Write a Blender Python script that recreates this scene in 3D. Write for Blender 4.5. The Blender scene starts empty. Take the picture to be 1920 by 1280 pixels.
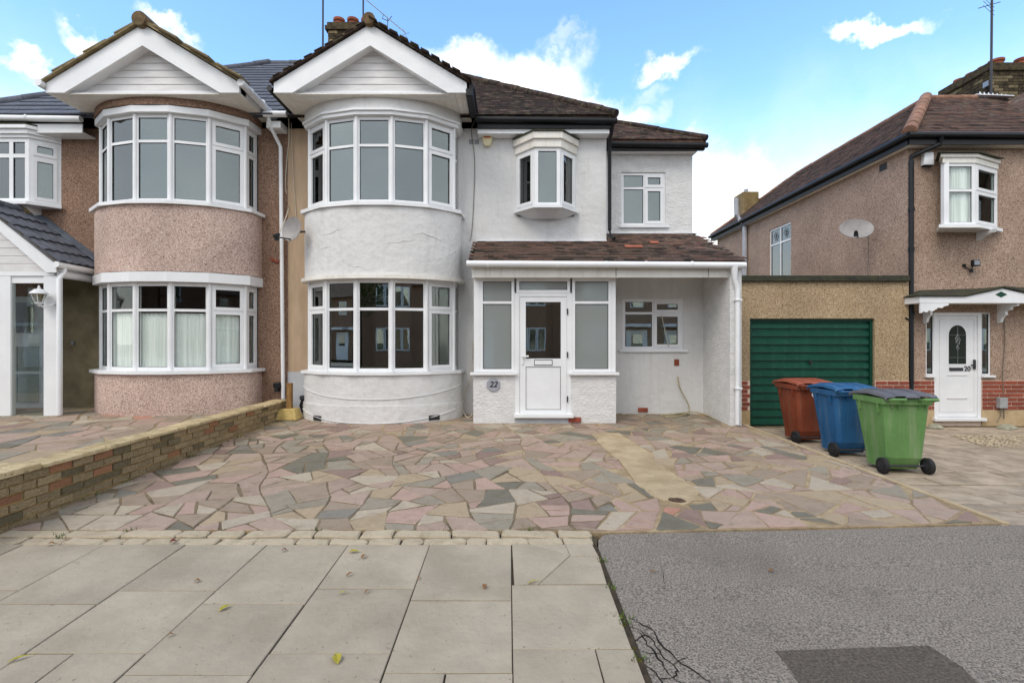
import bpy, math, random
from mathutils import Vector, Matrix
random.seed(7)
R = math.radians
scene = bpy.context.scene
col = scene.collection
# ------------------------------------------------------------------ camera
CH = 1.635                                   # eye height; the road side runs along X, depth is +Y
cam = bpy.data.cameras.new('camera'); camo = bpy.data.objects.new('camera', cam); col.objects.link(camo)
camo.location = (0, 0, CH); camo.rotation_euler = (R(90), 0, 0)
cam.sensor_width = 36; cam.lens = 36*930/1920; cam.shift_x = 5/1920; cam.shift_y = -2/1920
cam.clip_start = 0.05; cam.clip_end = 2000
scene.camera = camo
# ------------------------------------------------------------------ sky and sun
SUN_EL, SUN_AZ = 48, 215                      # azimuth clockwise from +Y (behind and left of the camera)
w = bpy.data.worlds.new('World'); scene.world = w; w.use_nodes = True
nt = w.node_tree; nt.nodes.clear()
def N(t, **k):
    n = nt.nodes.new(t)
    for a, b in k.items(): setattr(n, a, b)
    return n
def L(a, b): nt.links.new(a, b)
def setin(n, **k):
    for a, b in k.items(): n.inputs[a].default_value = b
wo = N('ShaderNodeOutputWorld'); bg = N('ShaderNodeBackground'); sky = N('ShaderNodeTexSky')
sky.sky_type = 'NISHITA'; sky.sun_disc = False
sky.sun_elevation = R(SUN_EL); sky.sun_rotation = R(SUN_AZ)
sky.air_density = 1.0; sky.dust_density = 0.6; sky.ozone_density = 2.0; sky.altitude = 50
tc = N('ShaderNodeTexCoord')
nz = N('ShaderNodeTexNoise'); setin(nz, Scale=7.0, Detail=9.0, Roughness=0.62); L(tc.outputs['Generated'], nz.inputs['Vector'])
sub = N('ShaderNodeVectorMath', operation='SUBTRACT'); L(nz.outputs['Color'], sub.inputs[0]); sub.inputs[1].default_value = (.5, .5, .5)
sc_ = N('ShaderNodeVectorMath', operation='SCALE'); L(sub.outputs[0], sc_.inputs[0]); sc_.inputs['Scale'].default_value = 0.20
dv = N('ShaderNodeVectorMath', operation='ADD'); L(tc.outputs['Generated'], dv.inputs[0]); L(sc_.outputs[0], dv.inputs[1])
acc = None
def M(op, a, b=None, clamp=False):
    n = N('ShaderNodeMath', operation=op, use_clamp=clamp)
    for i, x in enumerate((a, b)):
        if x is None: continue
        if isinstance(x, (int, float)): n.inputs[i].default_value = x
        else: L(x, n.inputs[i])
    return n.outputs[0]
def cloud(azx, el, rad, sq, dens):            # azx = sideways slope, el = upward slope of the cloud's direction
    global acc
    c = Vector((azx, 1, el)).normalized()
    s = N('ShaderNodeVectorMath', operation='SUBTRACT'); L(dv.outputs[0], s.inputs[0]); s.inputs[1].default_value = c
    m = N('ShaderNodeVectorMath', operation='MULTIPLY'); L(s.outputs[0], m.inputs[0]); m.inputs[1].default_value = (1, 1, sq)
    l = N('ShaderNodeVectorMath', operation='LENGTH'); L(m.outputs[0], l.inputs[0])
    r = N('ShaderNodeMapRange', interpolation_type='SMOOTHSTEP'); L(l.outputs['Value'], r.inputs['Value'])
    setin(r, **{'From Min': rad, 'From Max': rad*0.22, 'To Min': 0.0, 'To Max': dens})
    acc = r.outputs[0] if acc is None else M('MAXIMUM', acc, r.outputs[0])
for a in [(-.09, .565, .10, 2.4, 1.0), (.04, .525, .13, 2.5, 1.0), (.15, .475, .12, 2.6, 1.0), (.22, .455, .09, 2.6, .9), (.32, .555, .07, 3.4, .9), (.735, .618, .056, 3.0, .95),
          (-.86, .612, .062, 2.8, .9), (-.985, .57, .055, 3.0, .8), (-.68, .605, .055, 2.8, .8), (-.95, .53, .05, 2.6, .35),
          (.42, .28, .17, 1.2, 1.0), (.47, .15, .22, 1.0, 1.0), (.33, .38, .07, 2.4, .5), (.09, .60, .035, 2, .3), (.28, .50, .05, 2.4, .3)]:
    cloud(*a)
# overcast on the other side of the street (what the upper windows mirror) and cloud low on the horizon
sep = N('ShaderNodeSeparateXYZ'); L(dv.outputs[0], sep.inputs[0])
back = N('ShaderNodeMapRange', interpolation_type='SMOOTHSTEP'); L(sep.outputs['Y'], back.inputs['Value'])
setin(back, **{'From Min': .45, 'From Max': -.3, 'To Min': 0.0, 'To Max': .82})
low = N('ShaderNodeMapRange', interpolation_type='SMOOTHSTEP'); L(sep.outputs['Z'], low.inputs['Value'])
setin(low, **{'From Min': .46, 'From Max': 0.04, 'To Min': 0.0, 'To Max': .92})
acc = M('MAXIMUM', M('MAXIMUM', acc, back.outputs[0]), low.outputs[0])
nz2 = N('ShaderNodeTexNoise'); setin(nz2, Scale=3.5, Detail=5.0); L(tc.outputs['Generated'], nz2.inputs['Vector'])
cr = N('ShaderNodeValToRGB'); L(nz2.outputs['Fac'], cr.inputs[0])
cr.color_ramp.elements[0].position = .3; cr.color_ramp.elements[0].color = (6.4, 6.4, 6.3, 1)
cr.color_ramp.elements[1].position = .62; cr.color_ramp.elements[1].color = (10.0, 9.8, 9.3, 1)
hs = N('ShaderNodeHueSaturation'); L(sky.outputs[0], hs.inputs['Color']); setin(hs, Saturation=1.12, Value=2.25, Hue=.497)
mx = N('ShaderNodeMix', data_type='RGBA'); L(acc, mx.inputs['Factor']); L(hs.outputs[0], mx.inputs['A']); L(cr.outputs[0], mx.inputs['B'])
L(mx.outputs['Result'], bg.inputs['Color']); bg.inputs['Strength'].default_value = 0.12
L(bg.outputs[0], wo.inputs[0])
sun = bpy.data.lights.new('sun', 'SUN'); so = bpy.data.objects.new('sun', sun); col.objects.link(so)
sun.energy = 0.9; sun.angle = R(24); sun.color = (1, .93, .82)
sd = Vector((math.sin(R(SUN_AZ))*math.cos(R(SUN_EL)), math.cos(R(SUN_AZ))*math.cos(R(SUN_EL)), math.sin(R(SUN_EL))))
so.rotation_euler = sd.to_track_quat('Z', 'Y').to_euler(); so.location = (0, 0, 30)
vs = scene.view_settings; vs.view_transform = 'Standard'; vs.look = 'None'; vs.gamma = 1; vs.use_curve_mapping = False
vs.exposure = 0.60
# ------------------------------------------------------------------ helpers
def zz(y, D): return CH + (638-y)/930*D       # height of an image row at depth D
def xx(x, D): return (x-955)/930*D
def lin(c): 
    c = c/255
    return c/12.92 if c <= .04045 else ((c+.055)/1.055)**2.4
def rgb(r, g, b, k=1.0): return (lin(r)*k, lin(g)*k, lin(b)*k)
def mat(name, c, c2=None, rough=.7, scale=4, bump=0, bscale=40, spec=.3, metal=0, mixlo=.35, mixhi=.65, detail=6, rnd=0, vor=0, stain=None, stain_s=1.2, stain_k=.5, stretch=None, specks=(), streak=None):
    m = bpy.data.materials.new(name); m.use_nodes = True
    t = m.node_tree; b = t.nodes['Principled BSDF']
    b.inputs['Roughness'].default_value = rough; b.inputs['Metallic'].default_value = metal
    b.inputs['Specular IOR Level'].default_value = spec
    tx = t.nodes.new('ShaderNodeTexCoord'); vec = tx.outputs['Object']
    oi = t.nodes.new('ShaderNodeObjectInfo')
    if rnd:
        a = t.nodes.new('ShaderNodeVectorMath'); a.operation = 'MULTIPLY_ADD'; t.links.new(oi.outputs['Random'], a.inputs[0])
        a.inputs[1].default_value = (37, 53, 29); t.links.new(vec, a.inputs[2]); vec = a.outputs[0]
    if stretch:
        mp = t.nodes.new('ShaderNodeMapping'); mp.inputs['Scale'].default_value = stretch; t.links.new(vec, mp.inputs['Vector']); vec = mp.outputs[0]
    n = t.nodes.new('ShaderNodeTexNoise'); n.inputs['Scale'].default_value = scale; n.inputs['Detail'].default_value = detail; n.inputs['Roughness'].default_value = .6
    t.links.new(vec, n.inputs['Vector'])
    rp = t.nodes.new('ShaderNodeValToRGB'); t.links.new(n.outputs['Fac'], rp.inputs[0])
    c2 = c2 or tuple(x*.8 for x in c)
    rp.color_ramp.elements[0].position = mixlo; rp.color_ramp.elements[0].color = (*c2, 1)
    rp.color_ramp.elements[1].position = mixhi; rp.color_ramp.elements[1].color = (*c, 1)
    out = rp.outputs[0]
    if stain:
        n3 = t.nodes.new('ShaderNodeTexNoise'); n3.inputs['Scale'].default_value = stain_s; n3.inputs['Detail'].default_value = 7; n3.inputs['Roughness'].default_value = .65
        t.links.new(vec, n3.inputs['Vector'])
        r3 = t.nodes.new('ShaderNodeMapRange'); t.links.new(n3.outputs['Fac'], r3.inputs['Value'])
        r3.inputs['From Min'].default_value = .5; r3.inputs['From Max'].default_value = .72; r3.inputs['To Max'].default_value = stain_k
        mm = t.nodes.new('ShaderNodeMix'); mm.data_type = 'RGBA'; t.links.new(r3.outputs[0], mm.inputs['Factor']); t.links.new(out, mm.inputs['A'])
        mm.inputs['B'].default_value = (*stain, 1); out = mm.outputs['Result']
    if streak:                                 # rain streaks and dirt running down
        mp2 = t.nodes.new('ShaderNodeMapping'); mp2.inputs['Scale'].default_value = (5, 5, .45); t.links.new(tx.outputs['Object'], mp2.inputs['Vector'])
        n5 = t.nodes.new('ShaderNodeTexNoise'); n5.inputs['Scale'].default_value = 2.2; n5.inputs['Detail'].default_value = 8; n5.inputs['Roughness'].default_value = .7; t.links.new(mp2.outputs[0], n5.inputs['Vector'])
        r5 = t.nodes.new('ShaderNodeMapRange'); t.links.new(n5.outputs['Fac'], r5.inputs['Value']); r5.inputs['From Min'].default_value = .5; r5.inputs['From Max'].default_value = .75; r5.inputs['To Max'].default_value = streak[1]
        m5 = t.nodes.new('ShaderNodeMix'); m5.data_type = 'RGBA'; t.links.new(r5.outputs[0], m5.inputs['Factor']); t.links.new(out, m5.inputs['A']); m5.inputs['B'].default_value = (*streak[0], 1); out = m5.outputs['Result']
    for (sc, ss, st, sk) in specks:           # small specks: lichen, pits, grit
        n4 = t.nodes.new('ShaderNodeTexNoise'); n4.inputs['Scale'].default_value = ss; n4.inputs['Detail'].default_value = 3; n4.inputs['Roughness'].default_value = .7
        t.links.new(vec, n4.inputs['Vector'])
        r4 = t.nodes.new('ShaderNodeMapRange'); t.links.new(n4.outputs['Fac'], r4.inputs['Value'])
        r4.inputs['From Min'].default_value = st; r4.inputs['From Max'].default_value = st+.05; r4.inputs['To Max'].default_value = sk
        m4 = t.nodes.new('ShaderNodeMix'); m4.data_type = 'RGBA'; t.links.new(r4.outputs[0], m4.inputs['Factor']); t.links.new(out, m4.inputs['A'])
        m4.inputs['B'].default_value = (*sc, 1); out = m4.outputs['Result']
    if rnd:
        h = t.nodes.new('ShaderNodeHueSaturation'); t.links.new(out, h.inputs['Color'])
        r2 = t.nodes.new('ShaderNodeMapRange'); t.links.new(oi.outputs['Random'], r2.inputs['Value'])
        r2.inputs['To Min'].default_value = 1-rnd; r2.inputs['To Max'].default_value = 1+rnd
        t.links.new(r2.outputs[0], h.inputs['Value']); out = h.outputs[0]
    t.links.new(out, b.inputs['Base Color'])
    if bump:
        bn = t.nodes.new('ShaderNodeBump'); bn.inputs['Strength'].default_value = bump; bn.inputs['Distance'].default_value = .02
        if vor:
            v = t.nodes.new('ShaderNodeTexVoronoi'); v.inputs['Scale'].default_value = bscale; t.links.new(vec, v.inputs['Vector']); t.links.new(v.outputs['Distance'], bn.inputs['Height'])
        else:
            v = t.nodes.new('ShaderNodeTexNoise'); v.inputs['Scale'].default_value = bscale; v.inputs['Detail'].default_value = 5; t.links.new(vec, v.inputs['Vector']); t.links.new(v.outputs['Fac'], bn.inputs['Height'])
        t.links.new(bn.outputs[0], b.inputs['Normal'])
    return m
def pebble(name, c, cd, cl, s=70):            # pebbledash: small stones of mixed colour with relief
    m = bpy.data.materials.new(name); m.use_nodes = True
    t = m.node_tree; b = t.nodes['Principled BSDF']; b.inputs['Roughness'].default_value = .9; b.inputs['Specular IOR Level'].default_value = .15
    tx = t.nodes.new('ShaderNodeTexCoord')
    nn = t.nodes.new('ShaderNodeTexNoise'); nn.inputs['Scale'].default_value = s*1.1; nn.inputs['Detail'].default_value = 2
    t.links.new(tx.outputs['Object'], nn.inputs['Vector'])
    v = t.nodes.new('ShaderNodeTexVoronoi'); v.inputs['Scale'].default_value = s
    t.links.new(tx.outputs['Object'], v.inputs['Vector'])
    rp = t.nodes.new('ShaderNodeValToRGB'); t.links.new(v.outputs['Color'], rp.inputs[0])
    e = rp.color_ramp.elements; e[0].position = .12; e[0].color = (*cd, 1); e[1].position = .85; e[1].color = (*cl, 1)
    x = e.new(.4); x.color = (*c, 1); x = e.new(.65); x.color = (*[q*1.08 for q in c], 1)
    n2 = t.nodes.new('ShaderNodeTexNoise'); n2.inputs['Scale'].default_value = 1.3; n2.inputs['Detail'].default_value = 6
    t.links.new(tx.outputs['Object'], n2.inputs['Vector'])
    mr = t.nodes.new('ShaderNodeMapRange'); t.links.new(n2.outputs['Fac'], mr.inputs['Value']); mr.inputs['From Min'].default_value = .3; mr.inputs['From Max'].default_value = .7
    mr.inputs['To Min'].default_value = .84; mr.inputs['To Max'].default_value = 1.1
    h = t.nodes.new('ShaderNodeHueSaturation'); t.links.new(rp.outputs[0], h.inputs['Color']); t.links.new(mr.outputs[0], h.inputs['Value'])
    t.links.new(h.outputs[0], b.inputs['Base Color'])
    bn = t.nodes.new('ShaderNodeBump'); bn.inputs['Strength'].default_value = .9; bn.inputs['Distance'].default_value = .012
    t.links.new(nn.outputs['Fac'], bn.inputs['Height']); t.links.new(bn.outputs[0], b.inputs['Normal'])
    return m
def glassmat(name, refl, tint, body=None, rough=.0, blend=.3):
    m = bpy.data.materials.new(name); m.use_nodes = True; t = m.node_tree; t.nodes.clear()
    o = t.nodes.new('ShaderNodeOutputMaterial'); g = t.nodes.new('ShaderNodeBsdfGlossy'); g.inputs['Roughness'].default_value = rough
    g.inputs['Color'].default_value = (.93, .98, .97, 1)
    if body: tr = t.nodes.new('ShaderNodeBsdfDiffuse'); tr.inputs['Color'].default_value = (*body, 1)
    else: tr = t.nodes.new('ShaderNodeBsdfTransparent'); tr.inputs['Color'].default_value = (*tint, 1)
    lw = t.nodes.new('ShaderNodeLayerWeight'); lw.inputs['Blend'].default_value = blend
    mr = t.nodes.new('ShaderNodeMapRange'); t.links.new(lw.outputs['Fresnel'], mr.inputs['Value']); mr.inputs['To Min'].default_value = refl; mr.inputs['To Max'].default_value = 1
    nb = t.nodes.new('ShaderNodeTexNoise'); nb.inputs['Scale'].default_value = 1.6; tx = t.nodes.new('ShaderNodeTexCoord'); t.links.new(tx.outputs['Object'], nb.inputs['Vector'])
    bp = t.nodes.new('ShaderNodeBump'); bp.inputs['Strength'].default_value = .012; bp.inputs['Distance'].default_value = .05; t.links.new(nb.outputs['Fac'], bp.inputs['Height']); t.links.new(bp.outputs[0], g.inputs['Normal'])
    mx = t.nodes.new('ShaderNodeMixShader'); t.links.new(mr.outputs[0], mx.inputs[0]); t.links.new(tr.outputs[0], mx.inputs[1]); t.links.new(g.outputs[0], mx.inputs[2]); t.links.new(mx.outputs[0], o.inputs[0])
    return m
ROOT = {}
def rootloc(p): return ROOT.get(p.name, Vector((0, 0, 0))) if p else Vector((0, 0, 0))
def tag(o, label=None, cat=None, group=None, kind=None):
    for k, v in (('label', label), ('category', cat), ('group', group), ('kind', kind)):
        if v: o[k] = v
    return o
def thing(name, loc, label, cat, group=None):
    o = bpy.data.objects.new(name, None); col.objects.link(o); o.location = loc; o.empty_display_size = .2
    ROOT[o.name] = Vector(loc); return tag(o, label, cat, group)
class MB:
    def __init__(s): s.v = []; s.f = []; s.m = []; s.sm = []
    def hexa(s, p, mi=0):
        i = len(s.v); s.v += [Vector(q) for q in p]
        for q in ((0, 3, 2, 1), (4, 5, 6, 7), (0, 1, 5, 4), (1, 2, 6, 5), (2, 3, 7, 6), (3, 0, 4, 7)): s.f.append([i+k for k in q]); s.m.append(mi)
    def box(s, x0, x1, y0, y1, z0, z1, mi=0):
        s.hexa([(x0, y0, z0), (x1, y0, z0), (x1, y1, z0), (x0, y1, z0), (x0, y0, z1), (x1, y0, z1), (x1, y1, z1), (x0, y1, z1)], mi)
    def obox(s, p, u, n, a0, a1, b0, b1, z0, z1, mi=0):
        def q(a, b, z): return (p[0]+u[0]*a+n[0]*b, p[1]+u[1]*a+n[1]*b, z)
        s.hexa([q(a0, b0, z0), q(a1, b0, z0), q(a1, b1, z0), q(a0, b1, z0), q(a0, b0, z1), q(a1, b0, z1), q(a1, b1, z1), q(a0, b1, z1)], mi)
    def prism(s, poly, off, mi=0):            # any planar polygon pushed along a vector
        i = len(s.v); n = len(poly); off = Vector(off)
        s.v += [Vector(q) for q in poly] + [Vector(q)+off for q in poly]
        s.f.append([i+k for k in range(n)][::-1]); s.f.append([i+n+k for k in range(n)]); s.m += [mi]*(n+2)
        for k in range(n): s.f.append([i+k, i+(k+1) % n, i+n+(k+1) % n, i+n+k])
    def tube(s, pts, r, n=8, mi=0, cap=True):
        pts = [Vector(p) for p in pts]; i0 = len(s.v)
        for k, p in enumerate(pts):
            a = pts[max(k-1, 0)]; b = pts[min(k+1, len(pts)-1)]; d = (b-a).normalized()
            if len(pts) > 2 and 0 < k < len(pts)-1: pass
            x = d.cross(Vector((0, 0, 1)) if abs(d.z) < .9 else Vector((0, 1, 0))).normalized(); y = d.cross(x)
            rr = r[k] if isinstance(r, (list, tuple)) else r
            for j in range(n): s.v.append(p+x*math.cos(2*math.pi*j/n)*rr+y*math.sin(2*math.pi*j/n)*rr)
        for k in range(len(pts)-1):
            for j in range(n):
                a = i0+k*n+j; b = i0+k*n+(j+1) % n; s.f.append([a, b, b+n, a+n]); s.m.append(mi)
        if cap:
            s.f.append([i0+j for j in range(n)]); s.f.append([i0+(len(pts)-1)*n+j for j in range(n)][::-1]); s.m += [mi, mi]
    def lathe(s, c, prof, n=16, axis='z', mi=0):
        i0 = len(s.v); c = Vector(c)
        for r, h in prof:
            for j in range(n):
                a = 2*math.pi*j/n; q = (r*math.cos(a), r*math.sin(a), h)
                if axis == 'x': q = (h, q[0], q[1])
                if axis == 'y': q = (q[0], h, q[1])
                s.v.append(c+Vector(q))
        for k in range(len(prof)-1):
            for j in range(n):
                a = i0+k*n+j; b = i0+k*n+(j+1) % n; s.f.append([a, b, b+n, a+n]); s.m.append(mi)
        s.f.append([i0+j for j in range(n)][::-1]); s.f.append([i0+(len(prof)-1)*n+j for j in range(n)]); s.m += [mi, mi]
    def strip(s, path, a, b, z0, z1, mi=0, closed=False):   # wall following a plan path between two offsets
        A = offset(path, a); B = offset(path, b); n = len(path); i = len(s.v)
        for P, z in ((A, z0), (A, z1), (B, z1), (B, z0)): s.v += [Vector((*p, z)) for p in P]
        for r in range(4):
            r2 = (r+1) % 4
            for k in range(n-1): s.f.append([i+r*n+k, i+r*n+k+1, i+r2*n+k+1, i+r2*n+k]); s.m.append(mi)
        for k in (0, n-1): s.f.append([i+k, i+n+k, i+2*n+k, i+3*n+k]); s.m.append(mi)
    def build(s, name, mats, parent=None, bevel=0, smooth=False, raw=False):
        me = bpy.data.meshes.new(name); L0 = Vector((0, 0, 0)) if raw else rootloc(parent)
        me.from_pydata([v-L0 for v in s.v], [], s.f)
        if not isinstance(mats, (list, tuple)): mats = [mats]
        for x in mats: me.materials.append(x)
        if len(mats) > 1:
            for p, k in zip(me.polygons, s.m): p.material_index = k
        if smooth:
            for p in me.polygons: p.use_smooth = True
        me.update()
        import bmesh
        bm = bmesh.new(); bm.from_mesh(me)
        if smooth: bmesh.ops.remove_doubles(bm, verts=bm.verts, dist=1e-5)
        bmesh.ops.recalc_face_normals(bm, faces=bm.faces); bm.to_mesh(me); bm.free()
        if smooth: me.set_sharp_from_angle(angle=R(38))
        o = bpy.data.objects.new(name, me); col.objects.link(o); o.parent = parent
        if parent is not None: ROOT[o.name] = L0
        if bevel:
            bv = o.modifiers.new('bevel', 'BEVEL'); bv.width = bevel; bv.segments = 2; bv.limit_method = 'ANGLE'
        return o
def offset(path, d):                          # positive d = outward (to the right-hand side facing the street)
    out = []; n = len(path)
    for k in range(n):
        ns = []
        for a, b in ((k-1, k), (k, k+1)):
            if a >= 0 and b < n:
                ux, uy = path[b][0]-path[a][0], path[b][1]-path[a][1]; l = math.hypot(ux, uy); ns.append((uy/l, -ux/l))
        nx = sum(q[0] for q in ns)/len(ns); ny = sum(q[1] for q in ns)/len(ns); l = nx*nx+ny*ny
        out.append((path[k][0]+nx/l*d, path[k][1]+ny/l*d))
    return out
def smoothpath(p, k=5):
    out = []
    for i in range(len(p)-1):
        p0 = p[max(i-1, 0)]; p1 = p[i]; p2 = p[i+1]; p3 = p[min(i+2, len(p)-1)]
        for j in range(k):
            t = j/k
            out.append(tuple(.5*((2*p1[c])+(-p0[c]+p2[c])*t+(2*p0[c]-5*p1[c]+4*p2[c]-p3[c])*t*t+(-p0[c]+3*p1[c]-3*p2[c]+p3[c])*t**3) for c in (0, 1)))
    out.append(p[-1]); return out
def wall(mb, x0, x1, z0, z1, y, t, holes=(), mi=0):        # wall facing the street, with openings
    xs = sorted({x0, x1, *[h[i] for h in holes for i in (0, 1)]}); zs = sorted({z0, z1, *[h[i] for h in holes for i in (2, 3)]})
    def solid(i, j):
        if i < 0 or j < 0 or i >= len(xs)-1 or j >= len(zs)-1: return False
        cx = (xs[i]+xs[i+1])/2; cz = (zs[j]+zs[j+1])/2
        return not any(h[0] < cx < h[1] and h[2] < cz < h[3] for h in holes)
    def q(*p):
        i = len(mb.v); mb.v += [Vector(a) for a in p]; mb.f.append([i, i+1, i+2, i+3]); mb.m.append(mi)
    for i in range(len(xs)-1):
        for j in range(len(zs)-1):
            if not solid(i, j): continue
            a, b, c, d = xs[i], xs[i+1], zs[j], zs[j+1]
            q((a, y, c), (b, y, c), (b, y, d), (a, y, d)); q((a, y+t, c), (b, y+t, c), (b, y+t, d), (a, y+t, d))
            if not solid(i-1, j): q((a, y, c), (a, y+t, c), (a, y+t, d), (a, y, d))
            if not solid(i+1, j): q((b, y, c), (b, y+t, c), (b, y+t, d), (b, y, d))
            if not solid(i, j-1): q((a, y, c), (b, y, c), (b, y+t, c), (a, y+t, c))
            if not solid(i, j+1): q((a, y, d), (b, y, d), (b, y+t, d), (a, y+t, d))
def text(body, name, size, loc, rot, m, parent, ext=.003, shear=0, boldoff=0):
    c = bpy.data.curves.new(name, 'FONT'); c.body = body; c.size = size; c.extrude = ext; c.shear = shear; c.align_x = 'CENTER'; c.align_y = 'CENTER'; c.offset = boldoff
    o = bpy.data.objects.new(name, c); col.objects.link(o)
    dg = bpy.context.evaluated_depsgraph_get(); me = bpy.data.meshes.new_from_object(o.evaluated_get(dg)); bpy.data.objects.remove(o)
    me.materials.clear(); me.materials.append(m)
    o = bpy.data.objects.new(name, me); col.objects.link(o); o.parent = parent; o.location = Vector(loc)-rootloc(parent); o.rotation_euler = rot
    return o
# ------------------------------------------------------------------ materials
WHITE = mat('white_render', rgb(218, 217, 216), rgb(207, 206, 205), rough=.85, streak=(rgb(176, 172, 164), .3), scale=3, bump=.9, bscale=9, stain=rgb(186, 186, 182), stain_s=1.5, stain_k=.5)
ROUGHW = mat('rough_white_render', rgb(220, 219, 218), rgb(207, 206, 205), rough=.85, scale=5, bump=1.0, bscale=20, stretch=(1, 1, 1.6), stain=rgb(188, 188, 184), stain_s=2, stain_k=.4)
PVC = mat('white_upvc', rgb(232, 233, 234), rgb(222, 223, 225), rough=.35, scale=2, spec=.5)
CREAM = mat('cream_upvc', rgb(232, 229, 222), rgb(222, 218, 210), rough=.4, streak=(rgb(180, 172, 152), .5), scale=2, spec=.4, stain=rgb(196, 190, 176), stain_s=3, stain_k=.3)
CLAD = mat('white_cladding', rgb(222, 220, 219), rgb(206, 203, 202), rough=.5, scale=3, stretch=(1, 1, 5))
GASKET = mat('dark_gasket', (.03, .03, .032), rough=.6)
TAN = mat('tan_render', rgb(186, 162, 136), rgb(170, 146, 120), rough=.9, scale=2, bump=.2, bscale=30, stretch=(3, 3, .6))
GREYW = mat('grey_white_render', rgb(186, 188, 192), rgb(170, 172, 176), rough=.9, scale=3, bump=.3)
PINKP = pebble('pink_pebbledash', rgb(196, 171, 159), rgb(136, 108, 97), rgb(222, 205, 195), 82)
BROWNP = pebble('brown_pebbledash', rgb(142, 114, 96), rgb(90, 66, 54), rgb(174, 148, 130), 84)
HOUSEP = pebble('beige_pebbledash', rgb(166, 142, 125), rgb(110, 86, 72), rgb(196, 174, 156), 80)
GARP = pebble('yellow_pebbledash', rgb(170, 148, 118), rgb(116, 94, 68), rgb(196, 176, 146), 76)
TILE = mat('brown_clay_tile', rgb(98, 77, 67), rgb(60, 46, 41), rough=.9, scale=6, bump=.3, bscale=50, rnd=.3, stain=rgb(132, 128, 112), stain_s=9, stain_k=.6, specks=[(rgb(190, 184, 166), 26, .70, .8)])
TILED = mat('dark_mossy_tile', rgb(62, 47, 41), rgb(30, 24, 21), rough=.9, scale=6, bump=.3, bscale=50, rnd=.35, stain=rgb(110, 104, 78), stain_s=8, stain_k=.6, specks=[(rgb(190, 184, 166), 26, .70, .8)])
TILER = mat('red_brown_tile', rgb(108, 80, 68), rgb(72, 53, 46), rough=.9, scale=6, bump=.3, bscale=50, rnd=.25, stain=rgb(120, 110, 96), stain_s=8, stain_k=.4, specks=[(rgb(190, 184, 166), 26, .70, .8)])
TILEN = mat('new_red_tile', rgb(160, 96, 76), rough=.9, scale=8, bump=.2)
SLATE = mat('grey_interlocking_tile', rgb(96, 99, 108), rgb(74, 77, 86), rough=.75, scale=7, bump=.15, rnd=.1)
VERGE = mat('verge_mortar', rgb(146, 132, 102), rgb(112, 98, 70), rough=.95, scale=9, bump=.4)
RIDGE = mat('ridge_tile', rgb(120, 100, 74), rgb(84, 68, 50), rough=.95, scale=8, bump=.3, stain=rgb(90, 88, 54), stain_s=6)
RIDGER = mat('terracotta_ridge', rgb(152, 116, 96), rgb(122, 90, 74), rough=.9, scale=8, bump=.3, rnd=.12)
POT = mat('terracotta_pot', rgb(160, 92, 68), rgb(120, 64, 48), rough=.85, scale=6)
BLACK = mat('black_gutter_plastic', (.008, .009, .011), (.014, .014, .016), rough=.45, spec=.3)
BITUM = mat('black_felt', (.02, .02, .02), (.05, .05, .03), rough=.85, scale=12, bump=.3, stain=rgb(84, 86, 50), stain_s=6, stain_k=.6)
LEAD = mat('lead_flashing', rgb(104, 112, 124), rgb(82, 90, 100), rough=.5)
SPIKE = mat('white_flashing', rgb(226, 228, 232), rough=.5)
BRICKY = mat('stock_brick', rgb(182, 160, 124), rgb(138, 118, 86), rough=.95, scale=10, bump=.7, bscale=30, rnd=.16, stain=rgb(96, 88, 66), stain_s=6, stain_k=.9, specks=[(rgb(66, 60, 44), 18, .57, .75), (rgb(200, 184, 148), 26, .64, .6)])
BRICKD = mat('sooty_brick', rgb(92, 80, 60), rgb(50, 42, 32), rough=.95, scale=10, bump=.5, rnd=.25, stain=rgb(70, 68, 34), stain_s=5, stain_k=.7)
BRICKG = mat('weathered_grey_brick', rgb(140, 126, 98), rgb(100, 90, 68), rough=.95, scale=10, bump=.7, rnd=.15, stain=rgb(70, 66, 50), stain_s=5, stain_k=.8)
BRICKO = mat('orange_brick', rgb(176, 124, 94), rgb(140, 98, 70), rough=.95, scale=9, bump=.6, rnd=.15, stain=rgb(120, 100, 72), stain_s=6, stain_k=.9, specks=[(rgb(70, 60, 46), 18, .58, .7)])
BRICKR = mat('red_brick', rgb(152, 82, 62), rgb(120, 58, 44), rough=.85, scale=10, bump=.3, rnd=.2)
MORTAR = mat('mortar', rgb(186, 156, 104), rgb(146, 116, 66), rough=.95, scale=8, bump=.5, stain=rgb(84, 80, 40), stain_s=3, stain_k=.6)
MORTARP = mat('pale_mortar', rgb(224, 202, 184), rough=.95, scale=8)
MORTARD = mat('dark_mortar', rgb(80, 72, 56), rough=.95, scale=8)
COPE = mat('sandy_coping_stone', rgb(196, 176, 138), rgb(160, 140, 104), rough=.95, scale=7, bump=.8, bscale=16, rnd=.1, specks=[(rgb(100, 90, 64), 20, .6, .7)], stain=rgb(110, 104, 60), stain_s=3, stain_k=.5)
SLAB = mat('concrete_slab', rgb(166, 154, 135), rgb(147, 136, 118), rough=.9, scale=2.2, specks=[(rgb(96, 86, 70), 42, .66, .75), (rgb(120, 108, 92), 14, .67, .5), (rgb(206, 198, 180), 60, .69, .6)], bump=.35, bscale=26, rnd=.045, stain=rgb(140, 132, 118), stain_s=1.6, stain_k=.55)
SLABJ = mat('slab_joint_dirt', rgb(70, 60, 46), rgb(44, 38, 30), rough=1, scale=12)
ASPH = mat('worn_asphalt', rgb(156, 146, 134), rgb(88, 81, 73), rough=.95, specks=[(rgb(180, 173, 160), 120, .64, .7), (rgb(60, 54, 48), 16, .70, .6)], scale=95, detail=3, mixlo=.36, mixhi=.6, bump=.9, bscale=85, stain=rgb(104, 96, 86), stain_s=.9, stain_k=.6)
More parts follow.
